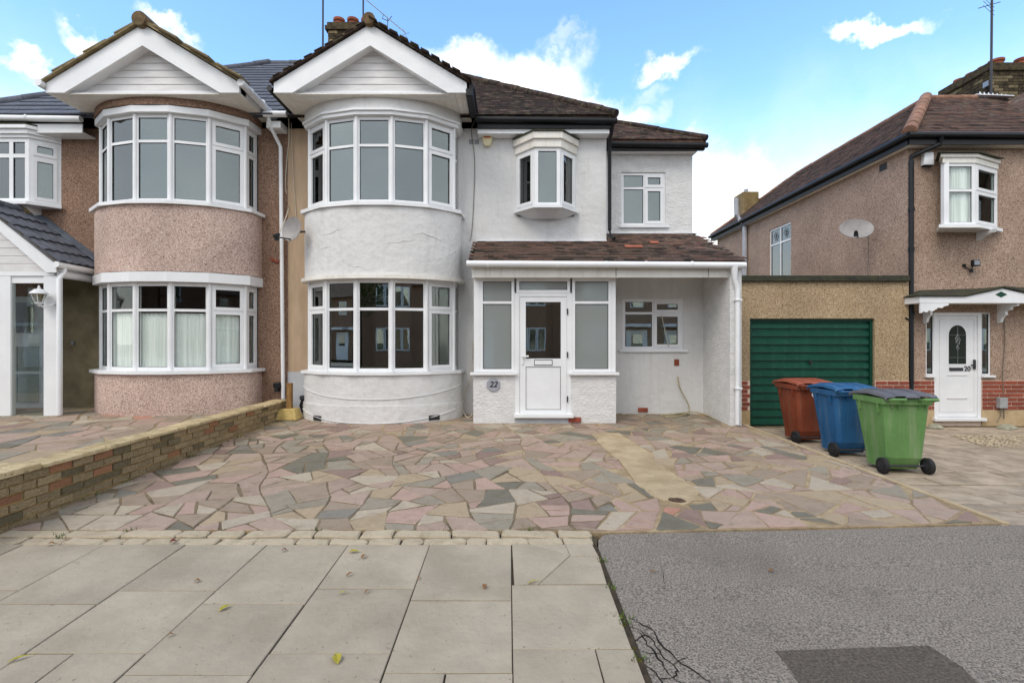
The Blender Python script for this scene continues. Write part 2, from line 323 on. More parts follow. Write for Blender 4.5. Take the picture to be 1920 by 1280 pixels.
ASPHD = mat('dark_asphalt_patch', rgb(104, 95, 84), rgb(70, 64, 56), rough=.95, scale=80, detail=3, bump=.7, bscale=85)
CRACK = mat('crack_shadow', (.012, .01, .008), rough=1)
MOSS = mat('moss', rgb(92, 88, 36), rgb(60, 52, 24), rough=1, scale=20, bump=.6)
def stone(n, r, g, b, **k): return mat(n, rgb(r, g, b), rgb(r*.86, g*.85, b*.84), rough=.88, scale=4.5, bump=.5, bscale=18, rnd=.06, stain=rgb(r*.72, g*.71, b*.66), stain_s=4.5, stain_k=.85, specks=[(rgb(r*.6, g*.58, b*.54), 30, .64, .6), (rgb(min(255, r*1.18), min(255, g*1.18), min(255, b*1.15)), 24, .65, .5)], **k)
ST = [stone('grey_pink_stone', 170, 149, 134), stone('taupe_stone', 156, 139, 121), stone('grey_stone', 152, 143, 127), stone('pale_stone', 178, 165, 146), stone('dark_green_grey_stone', 120, 115, 101),
      stone('dusty_pink_stone', 175, 149, 135), stone('mauve_stone', 146, 123, 113), stone('salmon_stone', 180, 134, 114), stone('slate_grey_stone', 132, 127, 117), stone('sandy_stone', 170, 152, 126)]
STW = [24, 20, 18, 12, 6, 12, 6, 1.3, 5, 8]
EDGE = stone('rough_edge_stone', 186, 172, 148)
BEDL = mat('sandy_pointing', rgb(172, 153, 122), rgb(136, 117, 90), rough=.95, scale=5, bump=.5, stain=rgb(112, 96, 74), stain_s=.9, stain_k=1.0)
BEDD = mat('dark_open_joint', rgb(134, 118, 94), rgb(88, 76, 58), rough=.95, scale=4, bump=.5, stain=rgb(64, 54, 42), stain_s=1.2)
PATCH = mat('sandy_concrete', rgb(180, 162, 132), rgb(158, 139, 110), rough=.95, scale=4, bump=.5, bscale=22, stain=rgb(140, 122, 94), stain_s=3, stain_k=.8, specks=[(rgb(120, 100, 76), 16, .62, .6)])
NPAVE = mat('neighbour_paving_stone', rgb(176, 160, 140), rgb(146, 130, 112), rough=.9, scale=5, bump=.4, rnd=.12, stain=rgb(110, 104, 84), stain_s=2, stain_k=.6)
GREEN = mat('green_garage_paint', rgb(8, 72, 55), rgb(6, 62, 48), rough=.42, streak=(rgb(50, 92, 80), .6), bump=.12, bscale=5, scale=3, spec=.4)
GREENF = mat('dark_green_frame', rgb(16, 66, 50), rough=.5)
BINO = mat('brown_bin_plastic', rgb(134, 64, 38), rgb(112, 52, 32), rough=.5, scale=3, spec=.4, stain=rgb(120, 70, 50), stain_s=2, stain_k=.3, streak=(rgb(120, 84, 66), .75), specks=[(rgb(196, 190, 176), 18, .70, .5)], bump=.1)
BINOL = mat('brown_bin_lid', rgb(150, 82, 62), rgb(134, 70, 50), rough=.5, scale=3)
BINB = mat('blue_bin_plastic', rgb(34, 92, 138), rgb(28, 80, 124), rough=.5, scale=3, spec=.4, stain=rgb(50, 80, 110), stain_s=2, stain_k=.3, streak=(rgb(84, 112, 136), .75), specks=[(rgb(196, 190, 176), 18, .70, .5)], bump=.1)
BING = mat('green_bin_plastic', rgb(102, 142, 82), rgb(90, 130, 72), rough=.5, scale=3, spec=.4, stain=rgb(110, 140, 84), stain_s=2, stain_k=.3, streak=(rgb(138, 150, 118), .75), specks=[(rgb(196, 190, 176), 18, .70, .5)], bump=.1)
BINGL = mat('grey_bin_lid', rgb(106, 106, 112), rgb(84, 84, 90), rough=.5, scale=4)
RUBBER = mat('black_rubber', (.02, .02, .02), rough=.7)
METAL = mat('grey_metal', rgb(150, 152, 156), rough=.4, metal=.8)
METALD = mat('dark_metal', rgb(70, 70, 74), rough=.5, metal=.5)
DISH = mat('grey_dish', rgb(156, 152, 150), rgb(140, 136, 134), rough=.5, scale=6)
CABLE = mat('pale_cable', rgb(204, 196, 178), rough=.7)
CABLED = mat('grey_cable', rgb(120, 112, 100), rough=.7)
WOOD = mat('weathered_wood', rgb(150, 116, 70), rgb(110, 80, 44), rough=.9, scale=8, stretch=(4, 4, .5), bump=.3)
BLOCK = mat('yellow_concrete_block', rgb(200, 176, 116), rgb(170, 146, 88), rough=.95, scale=6, bump=.6)
ALARM = mat('cream_alarm_plastic', rgb(226, 214, 176), rough=.4)
ALARMR = mat('red_alarm_print', rgb(196, 110, 70), rough=.5)
PLAQ = mat('grey_plaque', rgb(160, 162, 170), rgb(146, 148, 156), rough=.5)
INK = mat('dark_ink', (.02, .022, .03), rough=.5)
GDOOR = mat('grey_door_paint', rgb(204, 208, 216), rough=.5)
INWALL = mat('room_wallpaper', rgb(196, 182, 156), rough=.9)
INFLR = mat('room_floor', rgb(92, 70, 50), rough=.7)
INDARK = mat('brown_wall_under_porch', rgb(134, 122, 98), rgb(108, 98, 76), rough=.95, scale=3, bump=.4, bscale=60)
NET = mat('net_curtain', rgb(246, 250, 248), rgb(214, 222, 218), rough=.9, scale=2, stretch=(9, 9, .3))
DRAPE = mat('dark_drape', rgb(120, 112, 104), rgb(60, 54, 50), rough=.9, scale=2, stretch=(14, 14, .2))
GL = glassmat('window_glass', .115, (.50, .56, .54))
GLC = glassmat('curtained_window_glass', .04, (.98, .99, .98), blend=.1)
GLD = glassmat('clear_window_glass', .22, (.78, .80, .74))
GLK = glassmat('dark_door_glass', .10, (1, 1, 1), body=(.02, .03, .025))
GLF = glassmat('frosted_glass', .17, (1, 1, 1), body=rgb(138, 144, 142), rough=.07, blend=.2)
GREYLAMP = mat('white_lantern_metal', rgb(220, 222, 224), rough=.35)
LEAFY = mat('yellow_leaf', rgb(178, 168, 60), rgb(140, 128, 44), rough=.7, scale=20)
LEAFB = mat('brown_leaf', rgb(150, 106, 60), rgb(104, 70, 40), rough=.8, scale=20)
LEAFR = mat('dark_red_leaf', rgb(110, 48, 44), rgb(80, 32, 30), rough=.8, scale=20)
FOL = mat('tree_leaves', (.05, .10, .02), (.03, .06, .015), rough=.8, scale=2)
BARK = mat('bark', (.10, .07, .05), rough=.95, scale=8)
ROAD = mat('road_asphalt', rgb(104, 102, 100), rgb(84, 82, 80), rough=.95, scale=60, bump=.5)
EARTH = mat('earth_and_grass', (.09, .09, .05), (.05, .06, .03), rough=1, scale=2)
KERB = mat('kerb_concrete', rgb(160, 156, 146), rough=.9, scale=5)
# ------------------------------------------------------------------ piece fields (tiles, bricks, stones)
_mesh = {}
def unitbox(m, taper=0):
    k = (m.name, taper)
    if k not in _mesh:
        b = MB(); b.box(-.5, .5, -.5, .5, -.5, .5); o = b.build('piece', m); _mesh[k] = o.data; bpy.data.objects.remove(o)
    return _mesh[k]
def pieces(name, items, root, limit=300, wob=0):
    """items: (matrix_world, material). The nearest ones become objects, the rest one joined part."""
    items = sorted(items, key=lambda t: (t[0].translation-camo.location).length/ max(.01, 1) + (1000 if t[0].translation.y < 0 else 0))
    L0 = rootloc(root)
    for mw, m in items[:limit]:
        if wob: mw = mw @ Matrix.Rotation(random.uniform(-wob, wob), 4, 'X') @ Matrix.Rotation(random.uniform(-wob, wob)*.3, 4, 'Z')
        o = bpy.data.objects.new(name, unitbox(m)); col.objects.link(o); o.parent = root
        o.matrix_local = Matrix.Translation(-L0) @ mw
    rest = items[limit:]
    if rest:
        mats = []; mb = MB()
        for mw, m in rest:
            if m not in mats: mats.append(m)
            c = [mw @ Vector(q) for q in ((-.5, -.5, -.5), (.5, -.5, -.5), (.5, .5, -.5), (-.5, .5, -.5), (-.5, -.5, .5), (.5, -.5, .5), (.5, .5, .5), (-.5, .5, .5))]
            mb.hexa(c, mats.index(m))
        o = mb.build(name, mats, root); o['kind'] = 'stuff'
def inpoly(p, poly):
    c = False; n = len(poly)
    for i in range(n):
        a = poly[i]; b = poly[(i+1) % n]
        if (a[1] > p[1]) != (b[1] > p[1]) and p[0] < (b[0]-a[0])*(p[1]-a[1])/(b[1]-a[1])+a[0]: c = not c
    return c
def tiles(out, poly3, u, w_, expo, th, mats, wts=None, lift=.0, jit=1.0, keep=None):
    """Lay overlapping tiles on the plane of poly3; u = unit vector along the eaves; the first vertex lies on the eaves."""
    P = [Vector(p) for p in poly3]; u = Vector(u).normalized()
    nrm = None
    for i in range(1, len(P)-1):
        c = (P[i]-P[0]).cross(P[i+1]-P[0])
        if c.length > 1e-4: nrm = c.normalized(); break
    if nrm.z < 0: nrm = -nrm
    v = nrm.cross(u).normalized()
    if v.z < 0: v = -v
    if u.cross(v).dot(nrm) < 0: u = -u
    q = [((p-P[0]).dot(u), (p-P[0]).dot(v)) for p in P]
    u0, u1 = min(a for a, b in q), max(a for a, b in q); v1 = max(b for a, b in q)
    tilt = math.atan2(th*.9, expo*1.3)
    for j in range(int(v1/expo)+1):
        for i in range(int((u1-u0)/w_)+2):
            a = u0+(i+(.5 if j % 2 else 0))*w_; b = (j+.5)*expo
            if not inpoly((a, b), q): continue
            if keep and not keep(P[0]+u*a+v*b): continue
            c = P[0]+u*a+v*(b+random.uniform(-.004, .004)*jit)+nrm*(th*.8+lift+random.uniform(0, .004)*jit)
            rot = Matrix((u, v, nrm)).transposed().to_4x4() @ Matrix.Rotation(-tilt, 4, 'X') @ Matrix.Rotation(random.uniform(-.012, .012)*jit, 4, 'Z')
            m = random.choices(mats, wts)[0] if wts else mats[0]
            out.append((Matrix.Translation(c) @ rot @ Matrix.Diagonal((w_*.975, expo*1.45, th, 1)), m))
def bricks(out, x0, x1, z0, z1, y, mats, wts, bl=.225, bh=.075, face='y', t=.03, gap=.01, bx=0, rough_=1):
    rows = max(1, round((z1-z0)/bh)); bh = (z1-z0)/rows
    for j in range(rows):
        x = x0-(bl/2 if j % 2 else 0)
        while x < x1-.02:
            a = max(x, x0)+gap/2; b = min(x+bl, x1)-gap/2
            if b-a > .03:
                m = random.choices(mats, wts)[0]; d = random.uniform(-.003, .003)*rough_
                c = ((a+b)/2, y+d, z0+(j+.5)*bh); s = (b-a, t, bh-gap)
                if face == 'x': c = (y+d, (a+b)/2, c[2]); s = (t, b-a, bh-gap)
                out.append((Matrix.Translation(c) @ Matrix.Diagonal((*s, 1)), m))
            x += bl
# ------------------------------------------------------------------ windows
def window(root, p0, p1, z0, z1, cols, tz=None, glass=GL, frame=PVC, fw=.055, dep=.07, inset=0.0, name='window', rail=.045, tiltlab=None, gasket=True):
    """p0,p1: plan ends seen left to right from the street. cols: list of (width share, 'f' fixed | 'o' opening | 'O' both opening)."""
    ux, uy = p1[0]-p0[0], p1[1]-p0[1]; W = math.hypot(ux, uy); u = (ux/W, uy/W); n = (-u[1], u[0])
    p = (p0[0]+n[0]*inset, p0[1]+n[1]*inset)
    mb = MB(); mb.obox(p, u, n, 0, fw, 0, dep, z0, z1); mb.obox(p, u, n, W-fw, W, 0, dep, z0, z1)
    mb.obox(p, u, n, fw, W-fw, .001, dep, z0, z0+fw); mb.obox(p, u, n, fw, W-fw, .001, dep, z1-fw, z1)
    tot = sum(c[0] for c in cols); a = fw; cells = []; inner = W-2*fw-(len(cols)-1)*rail
    for k, (s, kind) in enumerate(cols):
        b = a+inner*s/tot
        if k < len(cols)-1: mb.obox(p, u, n, b, b+rail, .002, dep, z0+fw, z1-fw)
        if tz:
            mb.obox(p, u, n, a, b, .003, dep, tz-rail/2, tz+rail/2)
            cells += [(a, b, z0+fw, tz-rail/2, kind), (a, b, tz+rail/2, z1-fw, kind)]
        else: cells.append((a, b, z0+fw, z1-fw, kind))
        a = b+rail
    wo = mb.build(name, frame, root)
    for (a, b, c, d, kind) in cells:
        if kind == 'o':
            s = MB(); f = min(.042, (b-a)*.3); o = .012
            s.obox(p, u, n, a-o, a+f, -.014, .05, c-o, d+o); s.obox(p, u, n, b-f, b+o, -.014, .05, c-o, d+o)
            s.obox(p, u, n, a+f, b-f, -.013, .05, c-o, c+f); s.obox(p, u, n, a+f, b-f, -.013, .05, d-f, d+o)
            s.build('casement', frame, wo)
            g = MB(); e = .004
            g.obox(p, u, n, a-o-e, b+o+e, -.002, .0, c-o-e, d+o+e)
            # thin shadow gap round the casement
            a, b, c, d = a+f, b-f, c+f, d-f
        q = MB(); q.obox(p, u, n, a, b, .022, .028, c, d); q.build('pane', glass, wo)
        if gasket:
            k = MB(); e = .007
            k.obox(p, u, n, a, a+e, .012, .021, c, d); k.obox(p, u, n, b-e, b, .012, .021, c, d)
            k.obox(p, u, n, a+e, b-e, .012, .021, c, c+e); k.obox(p, u, n, a+e, b-e, .012, .021, d-e, d)
            k.build('gasket', GASKET, wo)
    return wo
BAY = [(-1.36, 9.3), (-1.33, 8.93), (-.88, 8.56), (-.305, 8.4), (.305, 8.4), (.88, 8.56), (1.33, 8.93), (1.36, 9.3)]
def bay(root, xc, levels, bands, wallm, kinds, nets=None):
    path = [(xc+a, b) for a, b in BAY]; sp = smoothpath(path, 6)
    for (z0, z1, tz, glass) in levels:
        for k in range(7):
            a, b = path[k], path[k+1]
            window(root, a, b, z0, z1, [(1, kinds[k])], tz, glass=glass, inset=.03, fw=.06)
        for k in range(1, 7):                  # corner posts
            x, y = offset(path, -.035)[k]; m = MB(); m.lathe((x, y, z0), [(.036, 0), (.036, z1-z0)], 10); m.build('corner_post', PVC, root, smooth=True)
    for (z0, z1, m, a) in bands:
        s = MB(); s.strip(sp, a, a-.14, z0, z1); s.build('bay_wall', m, root, smooth=True)
    return path, sp
def gutter(mb, pts, r=.055):
    mb.tube(pts, r, 10)
def gable(root, xc, z_s, z_top, half, yf, y_back, mat_b, rails=True):
    """white boarded gable over a bay: bargeboards, boarded triangle, soffit"""
    sl = (z_top-(z_s+.17))/half
    for s in (-1, 1):
        # outer bargeboard and inner trim board, feet cut level
        def zt(x): return z_top-sl*abs(x)
        b = MB(); P = [(0, z_top), (s*half, zt(half)), (s*half, z_s), (s*(half-.10), z_s), (0, z_top-.155)]
        P[3] = (s*(half-.14), z_s+.0)
        P[3] = (s*half*((z_top-.155-z_s)/sl/half if (z_top-.155-z_s)/sl < half else 1), z_s)
        P = [(0, z_top), (s*half, zt(half)), (s*half, zt(half)-.155), (0, z_top-.155)]
        b.prism([(xc+x, yf, z) for x, z in P], (0, .022, 0)); b.build('bargeboard', mat_b, root)
        b = MB(); xe = (z_top-.155-z_s)/sl; x2 = (z_top-.36-z_s)/sl
        P = [(0, z_top-.158), (s*half, zt(half)-.158), (s*half, z_s), (s*x2, z_s), (0, z_top-.36)]
        if zt(half)-.158 <= z_s: P = [(0, z_top-.158), (s*xe, z_s), (s*x2, z_s), (0, z_top-.36)]
        b.prism([(xc+x, yf-.014, z) for x, z in P], (0, .05, 0)); b.build('bargeboard', mat_b, root)
        # sloping lining behind the bargeboard back to the boarded triangle
        b = MB(); P = [(0, z_top-.33), (s*x2, z_s+.02), (s*half, z_s+.02), (s*half, zt(half)), (0, z_top)]
        b.prism([(xc+x, yf+.036, z) for x, z in P], (0, .17, 0)); b.build('verge_lining', mat_b, root)
    xi = (z_top-.33-z_s)/sl+.04; H = z_top-.36-z_s-.10; n = 6
    zb = z_s-.005
    b = MB(); b.box(xc-xi+.02, xc+xi-.02, yf+.16, yf+.205, zb, zb+.12); b.build('base_board', mat_b, root)
    for k in range(n):
        a = z_s+.12+k*(z_top-.30-z_s-.12)/n; c = z_s+.12+(k+1)*(z_top-.30-z_s-.12)/n-.006
        wa = (z_top-.30-a)/sl; wc = max((z_top-.30-c)/sl, .005)
        b = MB(); b.prism([(xc-wa, yf+.18, a), (xc+wa, yf+.18, a), (xc+wc, yf+.188, c), (xc-wc, yf+.188, c)], (0, .02, 0)); b.build('cladding_board', CLAD, root)
    b = MB(); b.prism([(xc-xi, yf+.215, z_s+.03), (xc+xi, yf+.215, z_s+.03), (xc, yf+.215, z_top-.2)], (0, .03, 0)); b.build('gable_backing', mat_b, root)
    # soffit boards
    x = -half+.0; 
    while x < half-.01:
        b = MB(); b.box(xc+x, xc+min(x+.096, half), yf+.04, y_back, z_s, z_s+.012); b.build('soffit_board', CREAM if rails else mat_b, root); x += .1
    b = MB(); b.box(xc-half, xc+half, yf+.05, y_back, z_s+.016, z_s+.03); b.build('soffit_backing', CLAD, root)
    for s in (-1, 1):
        b = MB(); b.box(xc+s*half-(.02 if s > 0 else 0), xc+s*half+(.02 if s < 0 else 0), yf+.05, y_back, z_s+.03, z_s+.17); b.build('fascia', mat_b, root)
    return sl
def gable_roof(root, out, xc, half, z_top, sl, yf, y_at, slab_m, tile_m, tw, te, th, cols, over=.06):
    """y_at(z): depth where the main roof reaches height z"""
    zt = z_top+.02
    for s in (-1, 1):
        h = half+.05; ze = zt-sl*h
        P = [(xc+s*h, yf-over, ze), (xc, yf-over, zt), (xc, y_at(zt), zt), (xc+s*h, y_at(ze), ze)]
        b = MB(); b.prism(P, (0, 0, .03)); b.build('roof_slope', slab_m, root)
        lim = yf-over+tw*cols
        tiles(out, [(P[0][0], P[0][1], P[0][2]+.03), (P[1][0], P[1][1], P[1][2]+.03), (P[2][0], P[2][1], P[2][2]+.03), (P[3][0], P[3][1], P[3][2]+.03)], (0, 1, 0), tw, te, th, tile_m, keep=lambda p: p.y < lim)
# ================================================================== GROUND
def G(y): return .028*y                        # our side rises gently to the house
def GL_(y): return .25+.0143*y                 # left neighbour's drive
def GN(y): return 0.0 if y > 5.6 else (.095*(5.6-y)/1.47 if y > 4.13 else .095)
def g2(x, y):                                  # photo point on our ground plane
    D = CH*930/(y-638+.028*930); return (xx(x, D), D)
def sheet(name, poly, zf, m, parent=None, dz=0, kind=None, thick=.04, raw=False):
    b = MB(); i = 0; n = len(poly)
    b.v += [Vector((x, y, zf(y)+dz)) for x, y in poly] + [Vector((x, y, zf(y)+dz-thick)) for x, y in poly]
    b.f.append(list(range(n))); b.f.append([n+k for k in range(n)][::-1]); b.m += [0, 0]
    for k in range(n): b.f.append([k, n+k, n+(k+1) % n, (k+1) % n]); b.m.append(0)
    o = b.build(name, m, parent); tag(o, kind=kind); return o
b = MB(); b.box(-300, 300, -300, 300, -.9, -.5); tag(b.build('ground', EARTH), kind='structure')
b = MB(); b.box(-60, 60, -7.2, .55, -.35, -.13); tag(b.build('road', ROAD), kind='structure')
b = MB(); b.box(-60, 60, -10.4, -7.2, -.4, -.0); tag(b.build('far_pavement', KERB), kind='structure')
x = -12.0
kb = MB(); kb.box(-60, 60, .56, .69, -.3, .012); tag(kb.build('kerb', KERB), kind='structure')
pv = sheet('pavement', [(-12, .7), (.66, .7), (.66, 3.74), (-12, 3.74)], G, SLABJ, dz=-.012, kind='structure', thick=.2)
def flag(poly, m, parent, zf, name='paving_slab', dz=0, ch=.004, th=.03, tilt=.002):
    n = len(poly); cx = sum(p[0] for p in poly)/n; cy = sum(p[1] for p in poly)/n
    tx, ty = random.uniform(-tilt, tilt), random.uniform(-tilt, tilt); h = random.uniform(-.0015, .0025)*min(1, tilt/.002)
    b = MB()
    def Z(x, y): return zf(y)+dz+h+(x-cx)*tx*2+(y-cy)*ty*2
    q = [(x+(cx-x)*ch*1.2/max(.05, math.hypot(cx-x, cy-y)), y+(cy-y)*ch*1.2/max(.05, math.hypot(cx-x, cy-y))) for x, y in poly]
    b.v += [Vector((x, y, Z(x, y))) for x, y in q] + [Vector((x, y, Z(x, y)-ch*.8)) for x, y in poly] + [Vector((x, y, Z(x, y)-th)) for x, y in poly]
    b.f.append(list(range(n))); b.m.append(0)
    for r in (0, n):
        for k in range(n): b.f.append([r+k, r+n+k, r+n+(k+1) % n, r+(k+1) % n]); b.m.append(0)
    return b.build(name, m, parent)
# pavement slabs, staggered, one course per column running away from the road
X0 = .016; CW = .611
starts = {0: [3.147, 2.52], -1: [2.965, 2.345], -2: [3.10, 2.485], -3: [2.93, 2.33], -4: [3.075, 2.485], -5: [2.925, 2.33]}
for k in range(-14, 1):
    xa = X0+k*CW; xb = xa+CW; js = starts.get(k, [2.93 if k % 2 else 3.08, 2.33 if k % 2 else 2.48])
    js = [3.728]+js
    while js[-1] > .8: js.append(js[-1]-.607-random.uniform(-.01, .01))
    js[-1] = .7
    g = .0035
    for i in range(len(js)-1):
        y1, y0 = js[i], js[i+1]
        jx = [random.uniform(-.003, .003) for _ in range(4)]
        if k == 0 and i == 0: continue
        if k == 0 and i == 2: parts_ = [(xa, .434), (.436, xb)]
        elif k in (-1,) and i == 2: parts_ = [(xa, xa+.29), (xa+.292, xb)]
        elif k == -4 and i == 2: parts_ = [(xa, xa+.25), (xa+.255, xb)]
        else: parts_ = [(xa, xb)]
        for (p, q) in parts_:
            flag([(p+g+jx[0], y0+g), (q-g+jx[1], y0+g), (q-g+jx[2], y1-g), (p+g+jx[3], y1-g)], SLAB, pv, G)
CPX = dict(A=(959.8, 1019.5), B=(992, 1019.5), C=(1060, 1019.5), E=(1110, 1019.5), F=(1123, 1043), Q=(1138, 1093), H=(1010, 1094), I=(964, 1095.5), J=(1069, 1040))
for names in ('ABJHI', 'BCJ', 'CEFJ', 'JFQH'):
    pts = [g2(*CPX[c]) for c in names]; cx = sum(p[0] for p in pts)/len(pts); cy = sum(p[1] for p in pts)/len(pts)
    flag([(cx+(p[0]-cx)*.992, cy+(p[1]-cy)*.992) for p in pts][::-1], SLAB, pv, G)
# asphalt crossover with a darker patch and cracks
As = lambda y: G(y)-.018
asp = sheet('asphalt_crossover', [(.665, .7), (12, .7), (12, 4.2), (4.2, 4.14), (2.4, 4.03), (.85, 3.965), (.74, 3.93), (.69, 3.84), (.665, 3.7)], As, ASPH, kind='structure', thick=.2)
pp = [g2(*q) for q in ((1453, 1214), (1741, 1204), (1803, 1243), (1842, 1282))]
pp += [(pp[-1][0]+.02, 1.9), (g2(1501, 1282)[0]+.0, 1.9), g2(1501, 1282), g2(1492, 1261), g2(1470, 1232)]
sheet('asphalt_patch', pp[::-1], As, ASPHD, asp, dz=.004, thick=.01)
def crack(pts, w, name='crack', m=CRACK, zf=As, parent=asp, dz=.0035):
    P = []
    for i in range(len(pts)-1):
        a, b_ = g2(*pts[i]), g2(*pts[i+1])
        for j in range(4):
            t = j/4; P.append((a[0]+(b_[0]-a[0])*t+random.uniform(-.009, .009), a[1]+(b_[1]-a[1])*t+random.uniform(-.009, .009)))
    P.append(g2(*pts[-1])); n = len(P)
    ws = [w*random.uniform(.5, 1.2)*(1-abs(2*i/(n-1)-1)**4*.8) for i in range(n)]
    mb = MB()
    for i in range(n-1):
        a, c = P[i], P[i+1]; dx, dy = c[0]-a[0], c[1]-a[1]; l = math.hypot(dx, dy) or 1; nx, ny = -dy/l, dx/l
        q = [(a[0]+nx*ws[i], a[1]+ny*ws[i]), (a[0]-nx*ws[i], a[1]-ny*ws[i]), (c[0]-nx*ws[i+1], c[1]-ny*ws[i+1]), (c[0]+nx*ws[i+1], c[1]+ny*ws[i+1])]
        i0 = len(mb.v); mb.v += [Vector((x, y, zf(y)+dz)) for x, y in q]; mb.f.append([i0, i0+1, i0+2, i0+3]); mb.m.append(0)
    return mb.build(name, m, parent)
for pts, w_ in [([(1176, 1151), (1194, 1159), (1220, 1172), (1242, 1203), (1267, 1228), (1293, 1246), (1348, 1282)], .005), ([(1180, 1166), (1220, 1188), (1242, 1221), (1271, 1250), (1264, 1266), (1293, 1283)], .004),
               ([(1185, 1199), (1206, 1186), (1222, 1190)], .004), ([(1199, 1215), (1242, 1221)], .003), ([(1196, 1176), (1214, 1200), (1240, 1236), (1262, 1264)], .005), ([(1236, 1268), (1264, 1262)], .003),
               ([(1262, 1240), (1290, 1226)], .003), ([(1205, 1236), (1236, 1262), (1250, 1283)], .004), ([(1234, 1044), (1246, 1078), (1244, 1102)], .0015)]: crack(pts, w_)
crack([(1113, 1012), (1128, 1046), (1147, 1096), (1160, 1150), (1178, 1195), (1198, 1240), (1220, 1283)], .012, 'dirt_gap')
for q in [(1163, 1152, .05), (1169, 1167, .04), (1198, 1232, .04), (1124, 1043, .02), (1190, 1210, .03)]:
    x, y = g2(q[0], q[1]); mb = MB(); mb.lathe((x, y, As(y)), [(q[2]*.5, 0), (q[2]*.4, .008), (q[2]*.12, .013)], 7); o = mb.build('moss_tuft', MOSS, asp, smooth=True)
WEED = mat('weed_green', rgb(92, 108, 50), rgb(66, 82, 34), rough=.9, scale=20)
def weed_blades(n_, spots, r0=.03):
    mb = MB(); rr = random.Random(5)
    for (x, y) in spots:
        for _ in range(n_):
            a = rr.uniform(0, 6.28); l = rr.uniform(.015, .05); bx, by = x+rr.gauss(0, r0), y+rr.gauss(0, r0*.5); z = G(by)-.01
            i = len(mb.v); d = Vector((math.cos(a), math.sin(a), 0)); p = Vector((bx, by, z)); sd_ = Vector((-d.y, d.x, 0))*.004
            mb.v += [p-sd_, p+sd_, p+d*l*.6+Vector((0, 0, l))]; mb.f.append([i, i+1, i+2]); mb.m.append(0)
    return mb
rq = random.Random(8)
tag(weed_blades(16, [(-4.01, rq.uniform(4.3, 8.6)) for _ in range(12)]+[(rq.uniform(-3.9, .6), rq.choice([3.86, 3.99])) for _ in range(5)]+[g2(*q) for q in ((1163, 1152), (1169, 1167), (1198, 1232), (1128, 1050), (1147, 1100))]+[(rq.uniform(1.9, 3.6), 9.25) for _ in range(3)]).build('weeds', WEED), kind='stuff')
# crazy paving ---------------------------------------------------------------
def split(poly, out, amin, amax):
    n = len(poly); A = abs(sum(poly[i][0]*poly[(i+1) % n][1]-poly[(i+1) % n][0]*poly[i][1] for i in range(n)))/2
    if A < random.uniform(amin, amax): out.append((poly, A)); return
    cx = sum(p[0] for p in poly)/n; cy = sum(p[1] for p in poly)/n
    best = max(((poly[i], poly[j]) for i in range(n) for j in range(i)), key=lambda t: math.dist(*t))
    dx, dy = best[1][0]-best[0][0], best[1][1]-best[0][1]; L_ = math.hypot(dx, dy); bestq = None
    def qual(p):
        m_ = len(p); a_ = abs(sum(p[i][0]*p[(i+1) % m_][1]-p[(i+1) % m_][0]*p[i][1] for i in range(m_)))/2
        per = sum(math.dist(p[i], p[(i+1) % m_]) for i in range(m_)); return 4*math.pi*a_/per**2-(.12 if m_ == 3 else 0)
    for _ in range(7):
        t = random.uniform(-.2, .2)*L_; ccx = cx+dx/L_*t; ccy = cy+dy/L_*t
        a = math.atan2(dy, dx)+math.pi/2+random.gauss(0, .33); nx, ny = -math.sin(a), math.cos(a)
        P, Q = [], []
        for i in range(n):
            p, q = poly[i], poly[(i+1) % n]; s = (p[0]-ccx)*nx+(p[1]-ccy)*ny; r = (q[0]-ccx)*nx+(q[1]-ccy)*ny
            (P if s >= 0 else Q).append(p)
            if s*r < 0:
                k = s/(s-r); m_ = (p[0]+(q[0]-p[0])*k, p[1]+(q[1]-p[1])*k); P.append(m_); Q.append(m_)
        if len(P) < 3 or len(Q) < 3: continue
        sc = min(qual(P), qual(Q))+random.uniform(0, .12)
        if bestq is None or sc > bestq[0]: bestq = (sc, P, Q)
    if bestq is None: out.append((poly, A)); return
    _, P, Q = bestq
    split(P, out, amin, amax); split(Q, out, amin, amax)
def warp(p, s=0): return (p[0]+.07*math.sin(p[1]*2.7+p[0]*1.1+s)+.03*math.sin(p[1]*7+s), p[1]+.07*math.sin(p[0]*2.3-p[1]*.9+s)+.03*math.sin(p[0]*6.1+s))
def inset(poly, g):
    n = len(poly); A = sum(poly[i][0]*poly[(i+1) % n][1]-poly[(i+1) % n][0]*poly[i][1] for i in range(n))
    if A < 0: poly = poly[::-1]
    cur = poly[:]
    for i in range(n):
        a, b_ = poly[i], poly[(i+1) % n]; dx, dy = b_[0]-a[0], b_[1]-a[1]; l = math.hypot(dx, dy)
        if l < 1e-6: continue
        nx, ny = -dy/l, dx/l; gg = g*random.uniform(.45, 1.7); nxt = []
        for j in range(len(cur)):
            p, q = cur[j], cur[(j+1) % len(cur)]; s = (p[0]-a[0])*nx+(p[1]-a[1])*ny-gg; r = (q[0]-a[0])*nx+(q[1]-a[1])*ny-gg
            if s >= 0: nxt.append(p)
            if s*r < 0: k = s/(s-r); nxt.append((p[0]+(q[0]-p[0])*k, p[1]+(q[1]-p[1])*k))
        cur = nxt
        if len(cur) < 3: return []
    return cur
